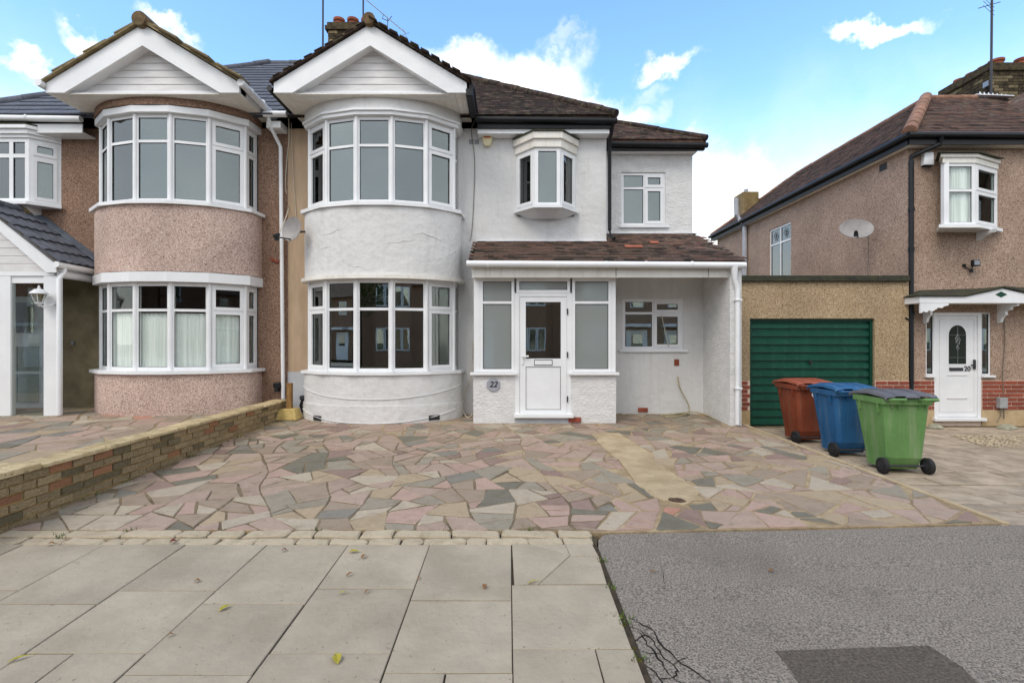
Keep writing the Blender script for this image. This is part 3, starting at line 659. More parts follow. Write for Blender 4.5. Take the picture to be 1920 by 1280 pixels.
def roughen(poly, c=.02):                      # knocked corners
    out = []; n = len(poly)
    for i in range(n):
        p, a, b_ = poly[i], poly[i-1], poly[(i+1) % n]
        la, lb = math.dist(p, a), math.dist(p, b_)
        if min(la, lb) > .09 and random.random() < .55:
            k = random.uniform(.3, 1)*c
            out.append((p[0]+(a[0]-p[0])/la*k, p[1]+(a[1]-p[1])/la*k)); out.append((p[0]+(b_[0]-p[0])/lb*k*random.uniform(.5, 1.6), p[1]+(b_[1]-p[1])/lb*k))
        else: out.append(p)
        if lb > .22:
            m_ = random.uniform(.3, .7); nx, ny = -(b_[1]-p[1])/lb, (b_[0]-p[0])/lb; d = random.uniform(-.006, .009)
            out.append((p[0]+(b_[0]-p[0])*m_+nx*d, p[1]+(b_[1]-p[1])*m_+ny*d))
    return out
def crazy(bed, poly, zf, amin, amax, gapf, skip=None, wfun=None, limit=300, off=0, clampf=None, name='paving_stone'):
    out = []; split(poly, out, amin, amax); res = []
    for q, A in out:
        q = [warp(p, off) for p in q]
        if clampf: q = [clampf(p) for p in q]
        cx = sum(p[0] for p in q)/len(q); cy = sum(p[1] for p in q)/len(q)
        g = gapf(cx, cy); q = inset(q, g)
        if len(q) < 3 or (skip and skip(cx, cy)): continue
        A = abs(sum(q[i][0]*q[(i+1) % len(q)][1]-q[(i+1) % len(q)][0]*q[i][1] for i in range(len(q))))/2
        if A < .006: continue
        res.append((A/(cy**3), roughen(q), cx, cy))
    res.sort(key=lambda t: -t[0]); joined = MB(); 
    for i, (a, q, cx, cy) in enumerate(res):
        ws = wfun(cx, cy) if wfun else STW
        k = random.choices(range(len(ST)), ws)[0]
        if i < limit: flag(q, ST[k], bed, zf, name, ch=.006, th=.03, tilt=.006)
        else:
            j = len(joined.v); n = len(q); joined.v += [Vector((x, y, zf(y))) for x, y in q] + [Vector((x, y, zf(y)-.03)) for x, y in q]
            joined.f.append([j+t for t in range(n)]); joined.m.append(k)
            for t in range(n): joined.f.append([j+t, j+n+t, j+n+(t+1) % n, j+(t+1) % n]); joined.m.append(k)
    if joined.v: o = joined.build(name, ST, bed); o['kind'] = 'stuff'
    return len(res)
dpoly = [(-4.05, 3.9), (.72, 3.9), (4.16, 4.12), (3.94, 9.4), (-4.05, 9.4)]
drv = sheet('driveway', [(-4.05, 3.99), (.60, 3.99), (.70, 3.95), (4.10, 4.14), (3.93, 9.9), (-4.05, 9.9)], G, BEDL, dz=-.007, kind='structure', thick=.3)
sheet('edge_bed', [(-4.05, 3.74), (.66, 3.74), (.70, 3.94), (.6, 3.988), (-4.05, 3.988)], G, MORTARD, drv, dz=-.035, thick=.2)
sheet('open_joints', [(-4.04, 4.0), (.69, 4.0), (1.0, 4.6), (.2, 5.3), (-.4, 6.3), (-1.6, 7.1), (-4.04, 7.3)], G, BEDD, drv, dz=-.005, thick=.01)
patch_px = [(1107, 812), (1128, 836), (1157, 860), (1180, 888), (1200, 913), (1222, 928), (1250, 940), (1287, 947), (1313, 937), (1306, 920), (1280, 897), (1258, 885), (1233, 870), (1222, 858), (1213, 847), (1196, 834), (1180, 823), (1160, 811)]
patch0 = [g2(*p) for p in patch_px]; patch = []
for i in range(len(patch0)):
    a, c = patch0[i], patch0[(i+1) % len(patch0)]
    for j in range(4): t = j/4; patch.append((a[0]+(c[0]-a[0])*t+random.uniform(-.022, .022), a[1]+(c[1]-a[1])*t+random.uniform(-.03, .03)))
def skipd(x, y):
    if inpoly((x, y), patch): return True
    return y > 9.25 or (-3.4 < x < -1.2 and y > 8.75) or (-.6 < x < 1.8 and y > 8.5) or x < -4.03
def gapd(x, y): return .007 if (x < .6 and y < 5.8) else .011
def wd(x, y):
    w_ = STW[:]
    if x > .4: w_[0] += 12; w_[5] += 12; w_[9] += 8; w_[4] += 6; w_[2] -= 8
    if y < 4.7 and x < 0: w_[3] += 12; w_[2] += 10; w_[6] -= 4
    if y > 8 and x > 1.8: w_ = [10, 26, 24, 6, 6, 2, 3, 0, 6, 8]
    return w_
def cl(p):
    x, y = p; y = max(y, 3.992 if x < .66 else 3.962+.0545*(x-.7)); return (min(x, 4.10-.22*(y-4.13)/4.3), y)
n1 = crazy(drv, [(-4.2, 3.9), (.75, 3.9), (4.3, 4.02), (4.1, 9.5), (-4.2, 9.5)], G, .04, .165, gapd, skipd, wd, off=.6, clampf=cl)
# straight front row: large stones along the drive's edge
x = -3.95
drvcut = []
o = sheet('concrete_patch', patch, G, PATCH, drv, dz=.004, thick=.03)
x, y = g2(1268, 938); mb = MB(); mb.prism([(x+.085*math.cos(i*.52)*random.uniform(.7, 1.15), y+.075*math.sin(i*.52)*random.uniform(.7, 1.15), G(y)+.005) for i in range(12)], (0, 0, .003)); mb.build('broken_hole', mat('brown_dirt', rgb(96, 74, 56), rgb(60, 46, 36), rough=1, scale=30, bump=.5), o)
# rough edge stones, two courses
for (ya, yb, lo, hi, dz) in ((3.745, 3.855, .13, .34, -.012), (3.86, 3.985, .2, .46, -.002)):
    x = -4.02
    while x < .62:
        l = min(random.uniform(lo, hi), .66-x)
        if l > .05:
            j = lambda: random.uniform(-.012, .012)
            poly = roughen([(x+.006, ya+abs(j())), (x+l-.006, ya+abs(j())), (x+l-.006+j(), yb+j()*.6), (x+.006+j(), yb+j()*.6)], .035)
            flag(poly, EDGE, drv, G, 'edge_stone', dz=dz+.004, ch=.012, th=.05, tilt=.02)
        x += l
# light edging along the right side of the drive, dropping to the neighbour's level
eb = MB()
for i in range(8):
    y0 = 4.13+i*.55; y1 = y0+.545; xa = 4.15-.22*(y0-4.13)/4.3; xb = 4.15-.22*(y1-4.13)/4.3
    eb.hexa([(xa-.045, y0, -.2), (xa+.02, y0, -.2), (xb+.02, y1, -.2), (xb-.045, y1, -.2), (xa-.045, y0, G(y0)+.008), (xa+.02, y0, G(y0)+.004), (xb+.02, y1, G(y1)+.004), (xb-.045, y1, G(y1)+.008)])
    eb.build('drive_edging', PATCH, drv, bevel=.008); eb = MB()
# left neighbour's drive
ldr = sheet('left_driveway', [(-14, 4.2), (-4.26, 4.2), (-4.26, 9.5), (-14, 9.5)], GL_, BEDL, dz=-.007, kind='structure', thick=.5)
crazy(ldr, [(-10.4, 4.25), (-4.27, 4.25), (-4.27, 9.4), (-10.4, 9.4)], GL_, .08, .32, lambda x, y: .012, lambda x, y: (-7.2 < x < -4.9 and y > 8.7) or y > 9.2, None, off=2.1, limit=230)
# right neighbour's paving
b = MB(); b.box(4.1, 16, 5.6, 9.9, -.3, -.006)
b.hexa([(4.1, 4.1, -.3), (16, 4.1, -.3), (16, 5.6, -.3), (4.1, 5.6, -.3), (4.1, 4.13, .088), (16, 4.13, .088), (16, 5.6, -.006), (4.1, 5.6, -.006)])
nd = b.build('right_driveway', mat('paving_bed', rgb(120, 108, 84), rgb(90, 80, 58), rough=.95, scale=5, bump=.4)); tag(nd, kind='structure')
y = 4.15
cnt = 0
while y < 9.45:
    dy = random.choice([.28, .34, .4]); x = 4.13-random.random()*.3
    while x < 1.06*y+.7:
        dx = random.choice([.3, .42, .5, .6])
        if x > 4.08-.05 and not (y > 9.3) and cnt < 300:
            ya, yb = y+.007, min(y+dy, 9.48)-.007; j = lambda: random.uniform(-.008, .008)
            if not (y < 5.6 < y+dy):
                flag([(max(x, 4.19-.22*(ya-4.13)/4.3)+.007+j(), ya+j()), (x+dx-.007+j(), ya+j()), (x+dx-.007+j(), yb+j()), (max(x, 4.19-.22*(ya-4.13)/4.3)+.007+j(), yb+j())], NPAVE, nd, GN, 'paving_slab', ch=.006, tilt=.004); cnt += 1
            else:
                flag([(max(x, 4.19)+.007, ya), (x+dx-.007, ya), (x+dx-.007, 5.595), (max(x, 4.19)+.007, 5.595)], NPAVE, nd, GN, 'paving_slab', ch=.004, tilt=.001); cnt += 1
        x += dx
    y += dy
mb = MB()
for _ in range(900):
    y = random.uniform(7.6, 8.5); x = random.uniform(7.3+(y-7.6)*.3, 9.6); r = random.uniform(.008, .02)
    mb.hexa([(x+random.uniform(-1, 1)*.004+a*r, y+b_*r, c*r*.8+.004) for c in (0, 1) for a, b_ in ((-1, -.7), (.8, -1), (1, .8), (-.7, 1))])
tag(mb.build('gravel', mat('pale_gravel', rgb(206, 192, 166), rgb(160, 144, 118), rough=.9, scale=30)), kind='stuff')
# ================================================================== BOUNDARY WALL between the two drives
wl = thing('boundary_wall', (-4.15, 6.4, .15), 'low mossy stock-brick garden wall with sandy coping between the two drives', 'wall')
WT = .535
b = MB(); b.box(-4.235, -4.045, 4.24, 8.95, -.1, WT); b.build('mortar_core', MORTAR, wl)
out = []
bricks(out, 3.3, 8.95, .085, WT, -4.045, [BRICKY, BRICKO, BRICKG], [9, 1.1, 2.0], bl=.232, bh=.076, face='x', t=.03, gap=.014, rough_=2.6)
bricks(out, -6.5, -4.06, .085, WT, 4.245, [BRICKY, BRICKO, BRICKG], [9, 1, 2], bl=.232, bh=.076, face='y', t=.03, gap=.012)
pieces('brick', out, wl, wob=.012)
y = 4.26
while y < 8.95:
    l = random.uniform(.42, .78); l = min(l, 8.97-y)
    b = MB(); j = lambda: random.uniform(-.008, .008)
    z0, z1 = WT, WT+.036+j()*.5
    b.hexa([(-4.27+j(), y+.005, z0), (-4.005+j(), y+.005, z0), (-4.005+j(), y+l-.005, z0), (-4.27+j(), y+l-.005, z0), (-4.265, y+.01, z1), (-4.012+j(), y+.01, z1), (-4.012+j(), y+l-.01, z1), (-4.265, y+l-.01, z1)])
    b.build('coping_stone', COPE, wl, bevel=.009); y += l
# front return of the same wall with a broad cap
b = MB(); b.box(-6.5, -4.045, 3.3, 4.235, -.2, WT); b.build('mortar_core', MORTAR, wl)
xs = [-6.5, -5.7, -4.9, -4.0]
for i in range(3):
    b = MB(); b.box(xs[i]+.004, xs[i+1]-.004, 3.28, 4.25, WT, WT+.055); b.build('coping_slab', COPE, wl, bevel=.01)
# ================================================================== HOUSE 22 (white, centre)
h22 = thing('semi_detached_house', (-1.0, 11, .25), 'white rendered half of the semi with gabled two-storey bow windows and glazed porch, number 22', 'house')
T22 = []
YW = 9.3; ZE = 5.60
holes = [(-3.66, -.96, .7, 5.5), (.16, 1.21, 3.95, 5.25), (.3, .95, .3, 2.3)]
b = MB(); wall(b, -3.78, 1.82, .1, ZE, YW, .25, holes); b.build('wall', WHITE, h22)
b = MB(); b.box(-4.15, -3.782, YW, YW+.25, 1.05, ZE); b.build('wall_strip', TAN, h22)
b = MB(); b.box(-4.15, -3.782, YW-.02, YW+.25, .1, 1.048); b.build('wall_strip', GREYW, h22)
b = MB(); b.box(1.60, 1.82, YW+.252, 17, .1, ZE); b.build('side_wall', WHITE, h22)
b = MB(); b.box(-4.15, 1.82, 17.002, 17.2, .1, ZE); b.build('rear_wall', WHITE, h22)
b = MB(); b.box(-4.30, -4.152, YW+.255, 17, .1, ZE); b.build('party_wall', INWALL, h22)
# rooms seen through the glass
b = MB(); b.box(-4.15, 1.6, 12.6, 12.7, .2, ZE); b.build('room_wall', INWALL, h22)
b = MB(); b.box(-.75, -.65, YW+.26, 12.6, .3, ZE); b.build('room_wall', INWALL, h22)
for z in (.30, 2.86, 5.52):
    b = MB(); b.box(-4.15, 1.58, YW+.255, 12.6, z-.1, z); b.build('room_floor', INFLR if z < 5 else WHITE, h22)
path, sp = bay(h22, -2.30, [(1.10, 2.674, 2.168, GLD), (3.966, 5.44, 4.95, GL)], [(.1, .53, WHITE, .075), (.53, 1.05, WHITE, .055), (2.74, 3.90, WHITE, .05), (5.52, 5.76, WHITE, .05)], WHITE, ['f', 'o', 'f', 'f', 'f', 'o', 'f'])
for (za, zb, a, a2, m, sm, nm) in [(1.052, 1.098, .11, -.10, PVC, 0, 'sill'), (3.902, 3.960, .11, -.10, PVC, 0, 'sill'), (2.676, 2.738, .11, -.10, CREAM, 1, 'head_moulding'), (5.442, 5.50, .05, -.10, PVC, 0, 'head_moulding'), (5.502, 5.535, .085, -.10, PVC, 0, 'head_moulding')]:
    s = MB(); s.strip(sp if sm else path, a, a2, za, zb); s.build(nm, m, h22, smooth=bool(sm))
for z in (1.02, 2.80, 3.88, 5.56):         # closes the bay between the floors
    s = MB(); s.prism([(*p, z) for p in offset(path, -.09)], (0, 0, .02)); s.build('bay_floor', INWALL, h22)
rk = random.Random(11)
for (t0, z, n_) in ((.30, 3.45, 5), (.66, 3.42, 7), (.40, 2.95, 6), (.28, 3.2, 4), (.8, 3.1, 5), (.55, 3.25, 6)):
    P = []; t = t0
    for i in range(n_):
        q = offset(sp, .052)[min(len(sp)-2, int(t*(len(sp)-1)))]; P.append((q[0], q[1], z)); t += 1/(len(sp)-1); z += rk.uniform(-.05, .06)
    mb = MB(); mb.tube(P, [.001]+[rk.uniform(.003, .007) for _ in range(n_-2)]+[.001], 5); mb.build('render_ridge', WHITE, h22, smooth=True)
# plinth cable, painted over, and air bricks
def bayline(px_pts, off):                      # follows the bow at a given z; px along the bay 0..1
    return [Vector((*offset(sp, off)[int(t*(len(sp)-1))], z)) for t, z in px_pts]
mb = MB(); mb.tube(bayline([(i/20, .98-.0-.34*math.sin(math.pi*i/20)**.8) for i in range(2, 19)], .063), .008, 6); mb.build('painted_cable', WHITE, h22, smooth=True)
mb = MB(); mb.tube(bayline([(i/20, .50-.26*math.sin(math.pi*(i-2)/16)**.7) for i in range(3, 18)], .083), .008, 6); mb.build('painted_cable', WHITE, h22, smooth=True)
for px_, z in ((605, .30), (812, .31)):
    D = 8.62 if px_ == 605 else 8.60
    X = xx(px_, D); 
    k = min(range(len(sp)), key=lambda i: abs(sp[i][0]-X)); a = offset(sp, .078)[k-1]; c = offset(sp, .078)[k+1]; u = Vector((c[0]-a[0], c[1]-a[1])).normalized()
    pc = offset(sp, .078)[k]; mb = MB(); mb.obox(pc, u, (-u.y, u.x), -.10, .10, -.006, .004, z-.045, z+.04); mb.build('air_vent', GASKET, h22)
# gable over the bow
sl = gable(h22, -2.30, 5.72, 6.86, 1.595, 8.2, YW, PVC)
PIT = .75
def main_y(z, ze=5.68): return 9.0+(z-ze)/PIT
gable_roof(h22, T22, -2.30, 1.595, 6.86, sl, 8.2, main_y, TILED, [TILED], .165, .1, .011, 3)
mb = MB(); mb.tube([(-2.30, 8.10, 6.90), (-2.30, 8.55, 6.90)], .10, 14); mb.build('ridge_tile', RIDGE, h22, bevel=.008)
for i in range(1, 5):
    mb = MB(); mb.tube([(-2.30, 8.12+.45*i, 6.89), (-2.30, 8.54+.45*i, 6.89)], .11, 12); mb.build('ridge_tile', TILED, h22)
mb = MB(); mb.box(-.72, -.60, 8.18, 9.02, 5.66, 5.80); mb.build('side_gutter', BLACK, h22, bevel=.02)
mb = MB(); mb.tube([(-.62, 8.2, 5.83), (-.62, 9.05, 5.80)], .05, 10); mb.build('gutter', BLACK, h22, smooth=True)
mb = MB(); mb.tube([(-3.97, 8.2, 5.80), (-3.97, 9.0, 5.78)], .045, 10); mb.build('gutter', BLACK, h22, smooth=True)
# main hipped roof
ze = 5.66; xr = 1.93; run = 4.1; zr = ze+PIT*run
def slope(root, poly, m, name='roof_slope', th=.05):
    b = MB(); b.prism(poly, (0, 0, th)); return b.build(name, m, root)
P1 = [(-4.15, 8.98, ze), (xr, 8.98, ze), (xr-run, 8.98+run, zr), (-4.15, 8.98+run, zr)]
slope(h22, P1, TILED); P1t = [(a, b_, c+.05) for a, b_, c in P1]
tiles(T22, P1t, (1, 0, 0), .165, .1, .015, [TILED, TILE], [7, 1], keep=lambda p: p.x > -1.2 or p.z > 6.9)
P2 = [(xr, 8.98, ze), (xr, 17.18, ze), (xr-run, 8.98+run, zr)]; slope(h22, P2, TILED)
P3 = [(-4.15, 17.18, ze), (xr, 17.18, ze), (xr-run, 8.98+run, zr), (-4.15, 8.98+run, zr)]; slope(h22, P3, TILED)
def hip(root, a, b_, m, r=.075, name='hip_tile', seg=.33, n=10):
    a, b_ = Vector(a), Vector(b_); L_ = (b_-a).length; k = int(L_/seg); d = (b_-a)/k
    for i in range(k):
        mb = MB(); p = a+d*i+Vector((0, 0, random.uniform(-.006, .006))); mb.tube([p, p+d*.985], [r*1.01, r*.965], n); mb.build(name, m, root, smooth=True)
hip(h22, (xr, 8.95, ze+.07), (xr-run, 8.95+run, zr+.07), TILED)
hip(h22, (xr-run, 8.98+run, zr+.06), (-4.15, 8.98+run, zr+.06), TILED)
mb = MB(); mb.box(-.58, xr-.1, 9.08, YW, 5.42, 5.56); mb.build('fascia', PVC, h22); 
mb = MB(); mb.box(-.58, xr-.08, 9.03, 9.078, 5.50, 5.64); mb.build('gutter_board', BLACK, h22)
mb = MB(); gutter(mb, [(-.6, 8.99, 5.64), (xr+.02, 8.99, 5.61)], .055); mb.build('gutter', BLACK, h22, smooth=True)
mb = MB(); mb.tube([(xr-.04, 9.02, 5.58), (1.86, 9.22, 5.30), (1.875, 9.27, 5.2), (1.875, 9.27, 3.70), (1.875, 9.2, 3.58), (1.93, 9.12, 3.5)], .034, 10); mb.build('downpipe', BLACK, h22, smooth=True)
# projecting first-floor oriel
def oriel(root, xa, xb, yw, s, z0, z1, lay, tz, heads, froot_kw={}, roofm=BITUM, apron=True, bracket=False, fy=None):
    path = [(xa, yw), (xa+s*fy[0], yw-s), (xb-s*fy[0], yw-s), (xb, yw)]
    for k in range(3): window(root, path[k], path[k+1], z0, z1, lay[k], tz, inset=.0, fw=.06, glass=GL, name='oriel_window')
    m = MB(); m.strip(path, .07, -.05, z0-.05, z0-.001); m.prism([(*p, z0-.05) for p in offset(path, -.04)], (0, 0, .03)); m.build('oriel_sill', PVC, root)
    m = MB(); h = z1+.002; 
    m.strip(path, .035, -.04, h, h+heads*.55); m.strip(path, .075, -.04, h+heads*.55, h+heads); m.build('oriel_cornice', CREAM, root)
    m = MB(); P = offset(path, .10); Q = offset(path, -.1)
    m.prism([(*p, h+heads+.001) for p in P], (0, 0, .022)); m.build('oriel_roof', roofm, root)
    m = MB(); Pm = offset(path, -.0); cx = (xa+xb)/2
    m2 = [(cx+(p[0]-cx)*.55, yw-(yw-p[1])*.5) for p in Pm]
    i0 = 0
    top = [(*p, z0-.052) for p in offset(path, .03)]; bot = [(*p, z0-.15) for p in m2]
    m.v += [Vector(p) for p in top+bot]; m.f += [[0, 1, 5, 4], [1, 2, 6, 5], [2, 3, 7, 6], [4, 5, 6, 7], [0, 1, 2, 3], [0, 4, 7, 3]]; m.m += [0]*6
    m.build('oriel_base', PVC, root)
    m = MB(); m.box(xa+.1, xb-.1, yw+.27, yw+.3, z0-.1, z1+.1); m.build('room_backdrop', INWALL, root)
    return path
oriel(h22, .13, 1.24, 9.3, .38, 4.055, 5.10, [[(1, 'o')], [(1, 'f')], [(1, 'o')]], None, .26, fy=(.87,))
# extension (set back) with its own hip roof
YX = 9.86
b = MB(); wall(b, 1.822, 3.64, .1, 5.42, YX, .2, [(2.227, 3.107, 3.915, 4.975)]); b.build('wall', ROUGHW, h22)
window(h22, (2.227, YX+.03), (3.107, YX+.03), 3.915, 4.975, [(1.15, 'f'), (1, 'o')], zz(352, YX))
b = MB(); b.box(2.18, 3.16, YX-.05, YX+.03, 3.87, 3.913); b.build('sill', PVC, h22)
b = MB(); b.box(3.44, 3.64, YX+.202, 16.8, .1, 5.42); b.build('side_wall', WHITE, h22)
b = MB(); b.box(1.83, 3.43, 10.9, 11.0, .2, 5.4); b.build('room_wall', INWALL, h22)
zx = 5.46; xe = 3.80; yx = 9.58; PX = .65
Q1 = [(1.0, yx, zx), (xe, yx, zx), (xe-1.9, yx+1.9, zx+PX*1.9), (1.0, yx+1.9, zx+PX*1.9)]; Q1[0] = (1.86, yx, zx); Q1[3] = (1.86, yx+1.9, zx+PX*1.9)
slope(h22, Q1, TILER); tiles(T22, [(a, b_, c+.05) for a, b_, c in Q1], (1, 0, 0), .165, .1, .015, [TILE, TILED, TILER], [3, 2, 1])
Q2 = [(xe, yx, zx), (xe, 16.9, zx), (xe-1.9, 15.0, zx+PX*1.9), (xe-1.9, yx+1.9, zx+PX*1.9)]; slope(h22, Q2, TILED)
hip(h22, (xe, yx-.03, zx+.07), (xe-1.9, yx+1.87, zx+PX*1.9+.07), TILED, r=.06)
mb = MB(); mb.box(1.95, xe-.12, 9.72, YX, 5.33, 5.42); mb.build('fascia', PVC, h22)
mb = MB(); gutter(mb, [(1.9, 9.58, 5.43), (xe+.03, 9.58, 5.40)], .05); mb.build('gutter', BLACK, h22, smooth=True)
mb = MB(); mb.box(1.9, xe, 9.63, 9.718, 5.34, 5.46); mb.build('gutter_board', BLACK, h22)
# ground-floor recess under the lean-to roof
YR = 9.33; RW = (2.13, 3.27, 1.465, 2.415)
b = MB(); wall(b, 1.822, 3.64, .1, 3.1, YR, .2, [RW]); b.build('wall', WHITE, h22)
window(h22, (RW[0], YR+.02), (RW[1], YR+.02), RW[2], RW[3], [(1.05, 'f'), (1, 'o')], zz(587, YR), glass=GLD)
b = MB(); b.box(2.06, 3.34, YR-.05, YR+.02, 1.42, 1.463); b.build('sill', PVC, h22)
b = MB(); b.box(3.64, 3.83, 8.18, YX+.2, .0, 2.86); b.build('side_wall', ROUGHW, h22)
b = MB(); b.box(1.83, 3.63, 8.3, YX-.01, 2.82, 2.86); b.build('recess_ceiling', CREAM, h22)
b = MB(); b.box(3.10, 3.19, YR-.012, YR, 1.16, 1.28); b.build('exposed_brick', BRICKR, h22)
b = MB(); b.box(2.42, 2.60, YR-.02, YR, .29, .37); b.build('exposed_brick', BRICKR, h22)
# ---- porch
YP = 8.4
pz0, pz1 = 1.10, zz(522, YP)
for xa, xb in ((-.61, .10), (1.04, 1.81)):
    b = MB(); b.box(xa, xb, YP, YP+.12, .1, 1.05); b.build('porch_wall', ROUGHW, h22, bevel=.006)
for xa, xb in ((-.61, -.49), (1.69, 1.81)):
    b = MB(); b.box(xa, xb, YP+.125, YW, .1, 1.05); b.build('porch_wall', ROUGHW, h22)
for xa, xb in ((-.66, .125), (1.01, 1.85)):
    b = MB(); b.box(xa, xb, YP-.07, YP+.10, 1.052, 1.095); b.build('porch_sill', PVC, h22, bevel=.004)
tzp = zz(567, YP)
b = MB(); b.box(-.60, -.50, YP, YP+.07, pz0, pz1); b.build('corner_post', PVC, h22); b = MB(); b.box(1.73, 1.80, YP, YP+.07, pz0, pz1); b.build('corner_post', PVC, h22)
window(h22, (-.498, YP), (.085, YP), pz0, pz1, [(1, 'f')], tzp, glass=GLF, fw=.05, name='porch_window')
window(h22, (1.065, YP), (1.728, YP), pz0, pz1, [(1, 'f')], tzp, glass=GLF, fw=.05, name='porch_window')
window(h22, (.12, YP), (1.03, YP), zz(549, YP), pz1, [(1, 'f')], None, glass=GLF, fw=.05, name='fanlight')
for xa, xb in ((.087, .175), (.975, 1.063)):
    b = MB(); b.box(xa, xb, YP+.004, YP+.075, .30, zz(549, YP)-.002 if xa > .5 or 1 else 0); b.build('door_frame', PVC, h22)
for xw in (-.60, 1.74):
    window(h22, (xw if xw < 0 else xw+.06, YW if xw < 0 else YP+.08), (xw if xw < 0 else xw+.06, YP+.08 if xw < 0 else YW), pz0, pz1, [(1, 'f'), (1, 'f')], None, glass=GLF, name='porch_window')
b = MB(); b.box(.177, .973, YP+.003, YP+.074, zz(556.5, YP), zz(549, YP)-.002); b.build('door_head', PVC, h22)
dx0, dx1 = .178, .972; dz0, dz1 = zz(775, YP), zz(557, YP)
b = MB(); f = .10
b.box(dx0, dx0+f, YP+.0, YP+.055, dz0, dz1); b.box(dx1-f, dx1, YP, YP+.055, dz0, dz1)
zg = zz(672, YP); zl = zz(687, YP); zb2 = zz(768, YP); zt2 = zz(566, YP)
b.box(dx0+f, dx1-f, YP+.001, YP+.055, dz0, zb2); b.box(dx0+f, dx1-f, YP+.001, YP+.055, zl, zg); b.box(dx0+f, dx1-f, YP+.001, YP+.055, zt2, dz1)
door = b.build('front_door', PVC, h22)
b = MB(); b.box(dx0+f, dx1-f, YP+.014, YP+.03, zb2, zl); b.build('door_panel', PVC, door)
b = MB(); b.box(dx0+f, dx1-f, YP+.02, YP+.026, zg, zt2); b.build('pane', GLD, door)
b = MB(); e = .007; xa, xb = dx0+f, dx1-f
for (c, d, yy) in ((zg, zt2, .012), (zb2, zl, .008)):
    b.box(xa, xa+e, YP+yy, YP+yy+.008, c, d); b.box(xb-e, xb, YP+yy, YP+yy+.008, c, d); b.box(xa+e, xb-e, YP+yy, YP+yy+.008, c, c+e); b.box(xa+e, xb-e, YP+yy, YP+yy+.008, d-e, d)
b.build('gasket', GASKET, door)
cx = (dx0+dx1)/2-.0
b = MB(); b.box(cx-.155, cx+.155, YP-.004, YP+.0, zz(685, YP), zz(674, YP)); b.build('letter_box', METALD, door)
b = MB(); b.box(cx-.145, cx+.145, YP-.012, YP-.0045, zz(684, YP)+.004, zz(675, YP)-.004); b.build('letter_flap', PVC, door)
b = MB(); b.box(dx0+.03, dx0+.06, YP-.02, YP, zz(683, YP), zz(664, YP)); b.box(dx0+.035, dx0+.15, YP-.05, YP-.035, zz(669, YP), zz(666, YP)); b.box(dx0+.037, dx0+.055, YP-.036, YP-.019, zz(669, YP), zz(666, YP)); b.build('handle', PVC, door, bevel=.004)
for y in (584, 665, 748):
    b = MB(); z = zz(y, YP); b.lathe((dx1+.012, YP-.012, z-.05), [(.011, 0), (.011, .1)], 8); b.build('hinge', METALD, door)
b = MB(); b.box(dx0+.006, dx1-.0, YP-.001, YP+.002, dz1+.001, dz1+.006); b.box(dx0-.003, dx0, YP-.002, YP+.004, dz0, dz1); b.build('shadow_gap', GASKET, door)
b = MB(); b.box(.08, 1.08, YP-.09, YP+.06, zz(783, YP)+.01, dz0-.003); b.build('threshold', PVC, h22, bevel=.005)
b = MB(); b.box(.101, 1.039, YP-.02, YP+.08, .1, zz(783, YP)+.008); b.build('step_base', GREYW, h22)
b = MB(); b.box(1.0, 1.21, YP-.03, YP, zz(791, YP), zz(782, YP)); b.build('exposed_brick', BRICKR, h22)
# inner hall seen through the door glass
b = MB(); b.box(.30, .95, YW+.02, YW+.06, .3, 2.3); b.build('inner_door', mat('hall_door', rgb(110, 84, 56), rough=.5), h22)
# lean-to roof with white fascia and gutter
YE = 8.16; ZL = 2.925; PL = .479
b = MB(); b.box(-.62, 3.74, 8.22, 8.25, zz(520, 8.22), zz(498, 8.22)); lf = b.build('fascia_board', CREAM, h22)
for px_ in (1155, 1328):
    b = MB(); X = xx(px_, 8.22); b.box(X-.004, X+.004, 8.216, 8.2195, zz(519, 8.22), zz(499, 8.22)); b.build('fascia_joint', METALD, h22)
b = MB(); b.box(-.60, 1.80, 8.25, YP+.06, pz1+.002, pz1+.03); b.build('porch_head', CREAM, h22)
PA = [(-.68, YE, ZL), (1.83, YE, ZL), (1.83, YW, ZL+PL*(YW-YE)), (-.62, YW, ZL+PL*(YW-YE))]
PB = [(1.83, YE, ZL), (3.90, YE, ZL), (3.66, YX, ZL+PL*(YX-YE)), (1.83, YX, ZL+PL*(YX-YE))]
for P in (PA, PB):
    slope(h22, [(a, b_, c-.03) for a, b_, c in P], TILED, th=.04)
PC = [(-.68, YE-.02, ZL+.01), (3.90, YE-.02, ZL+.01), (3.66, YX, ZL+.01+PL*(YX-YE)), (1.83, YX, ZL+.01+PL*(YX-YE)), (1.83, YW, ZL+.01+PL*(YW-YE)), (-.64, YW, ZL+.01+PL*(YW-YE))]
tiles(T22, PC, (1, 0, 0), .165, .1, .014, [TILE, TILER, TILED], [5, 3, 2])
b = MB(); b.box(-.62, 1.82, YW-.05, YW+.0, ZL+PL*(YW-YE)-.0, ZL+PL*(YW-YE)+.035); b.build('flashing', SPIKE, h22, bevel=.008)
b = MB(); b.box(1.83, 3.64, YX-.05, YX, ZL+PL*(YX-YE), ZL+PL*(YX-YE)+.035); b.build('flashing', SPIKE, h22, bevel=.008)
mb = MB(); gutter(mb, [(-.70, YE-.05, zz(494, 8.1)), (3.86, YE-.05, zz(497, 8.1))], .052); gt = mb.build('gutter', PVC, h22, smooth=True)
for px_ in (915, 1045, 1137, 1212, 1298):
    X = xx(px_, 8.1); b = MB(); b.tube([(X-.012, YE-.05, zz(495.5, 8.1)), (X+.012, YE-.05, zz(495.5, 8.1))], .057, 10); b.build('gutter_clip', PVC, h22)
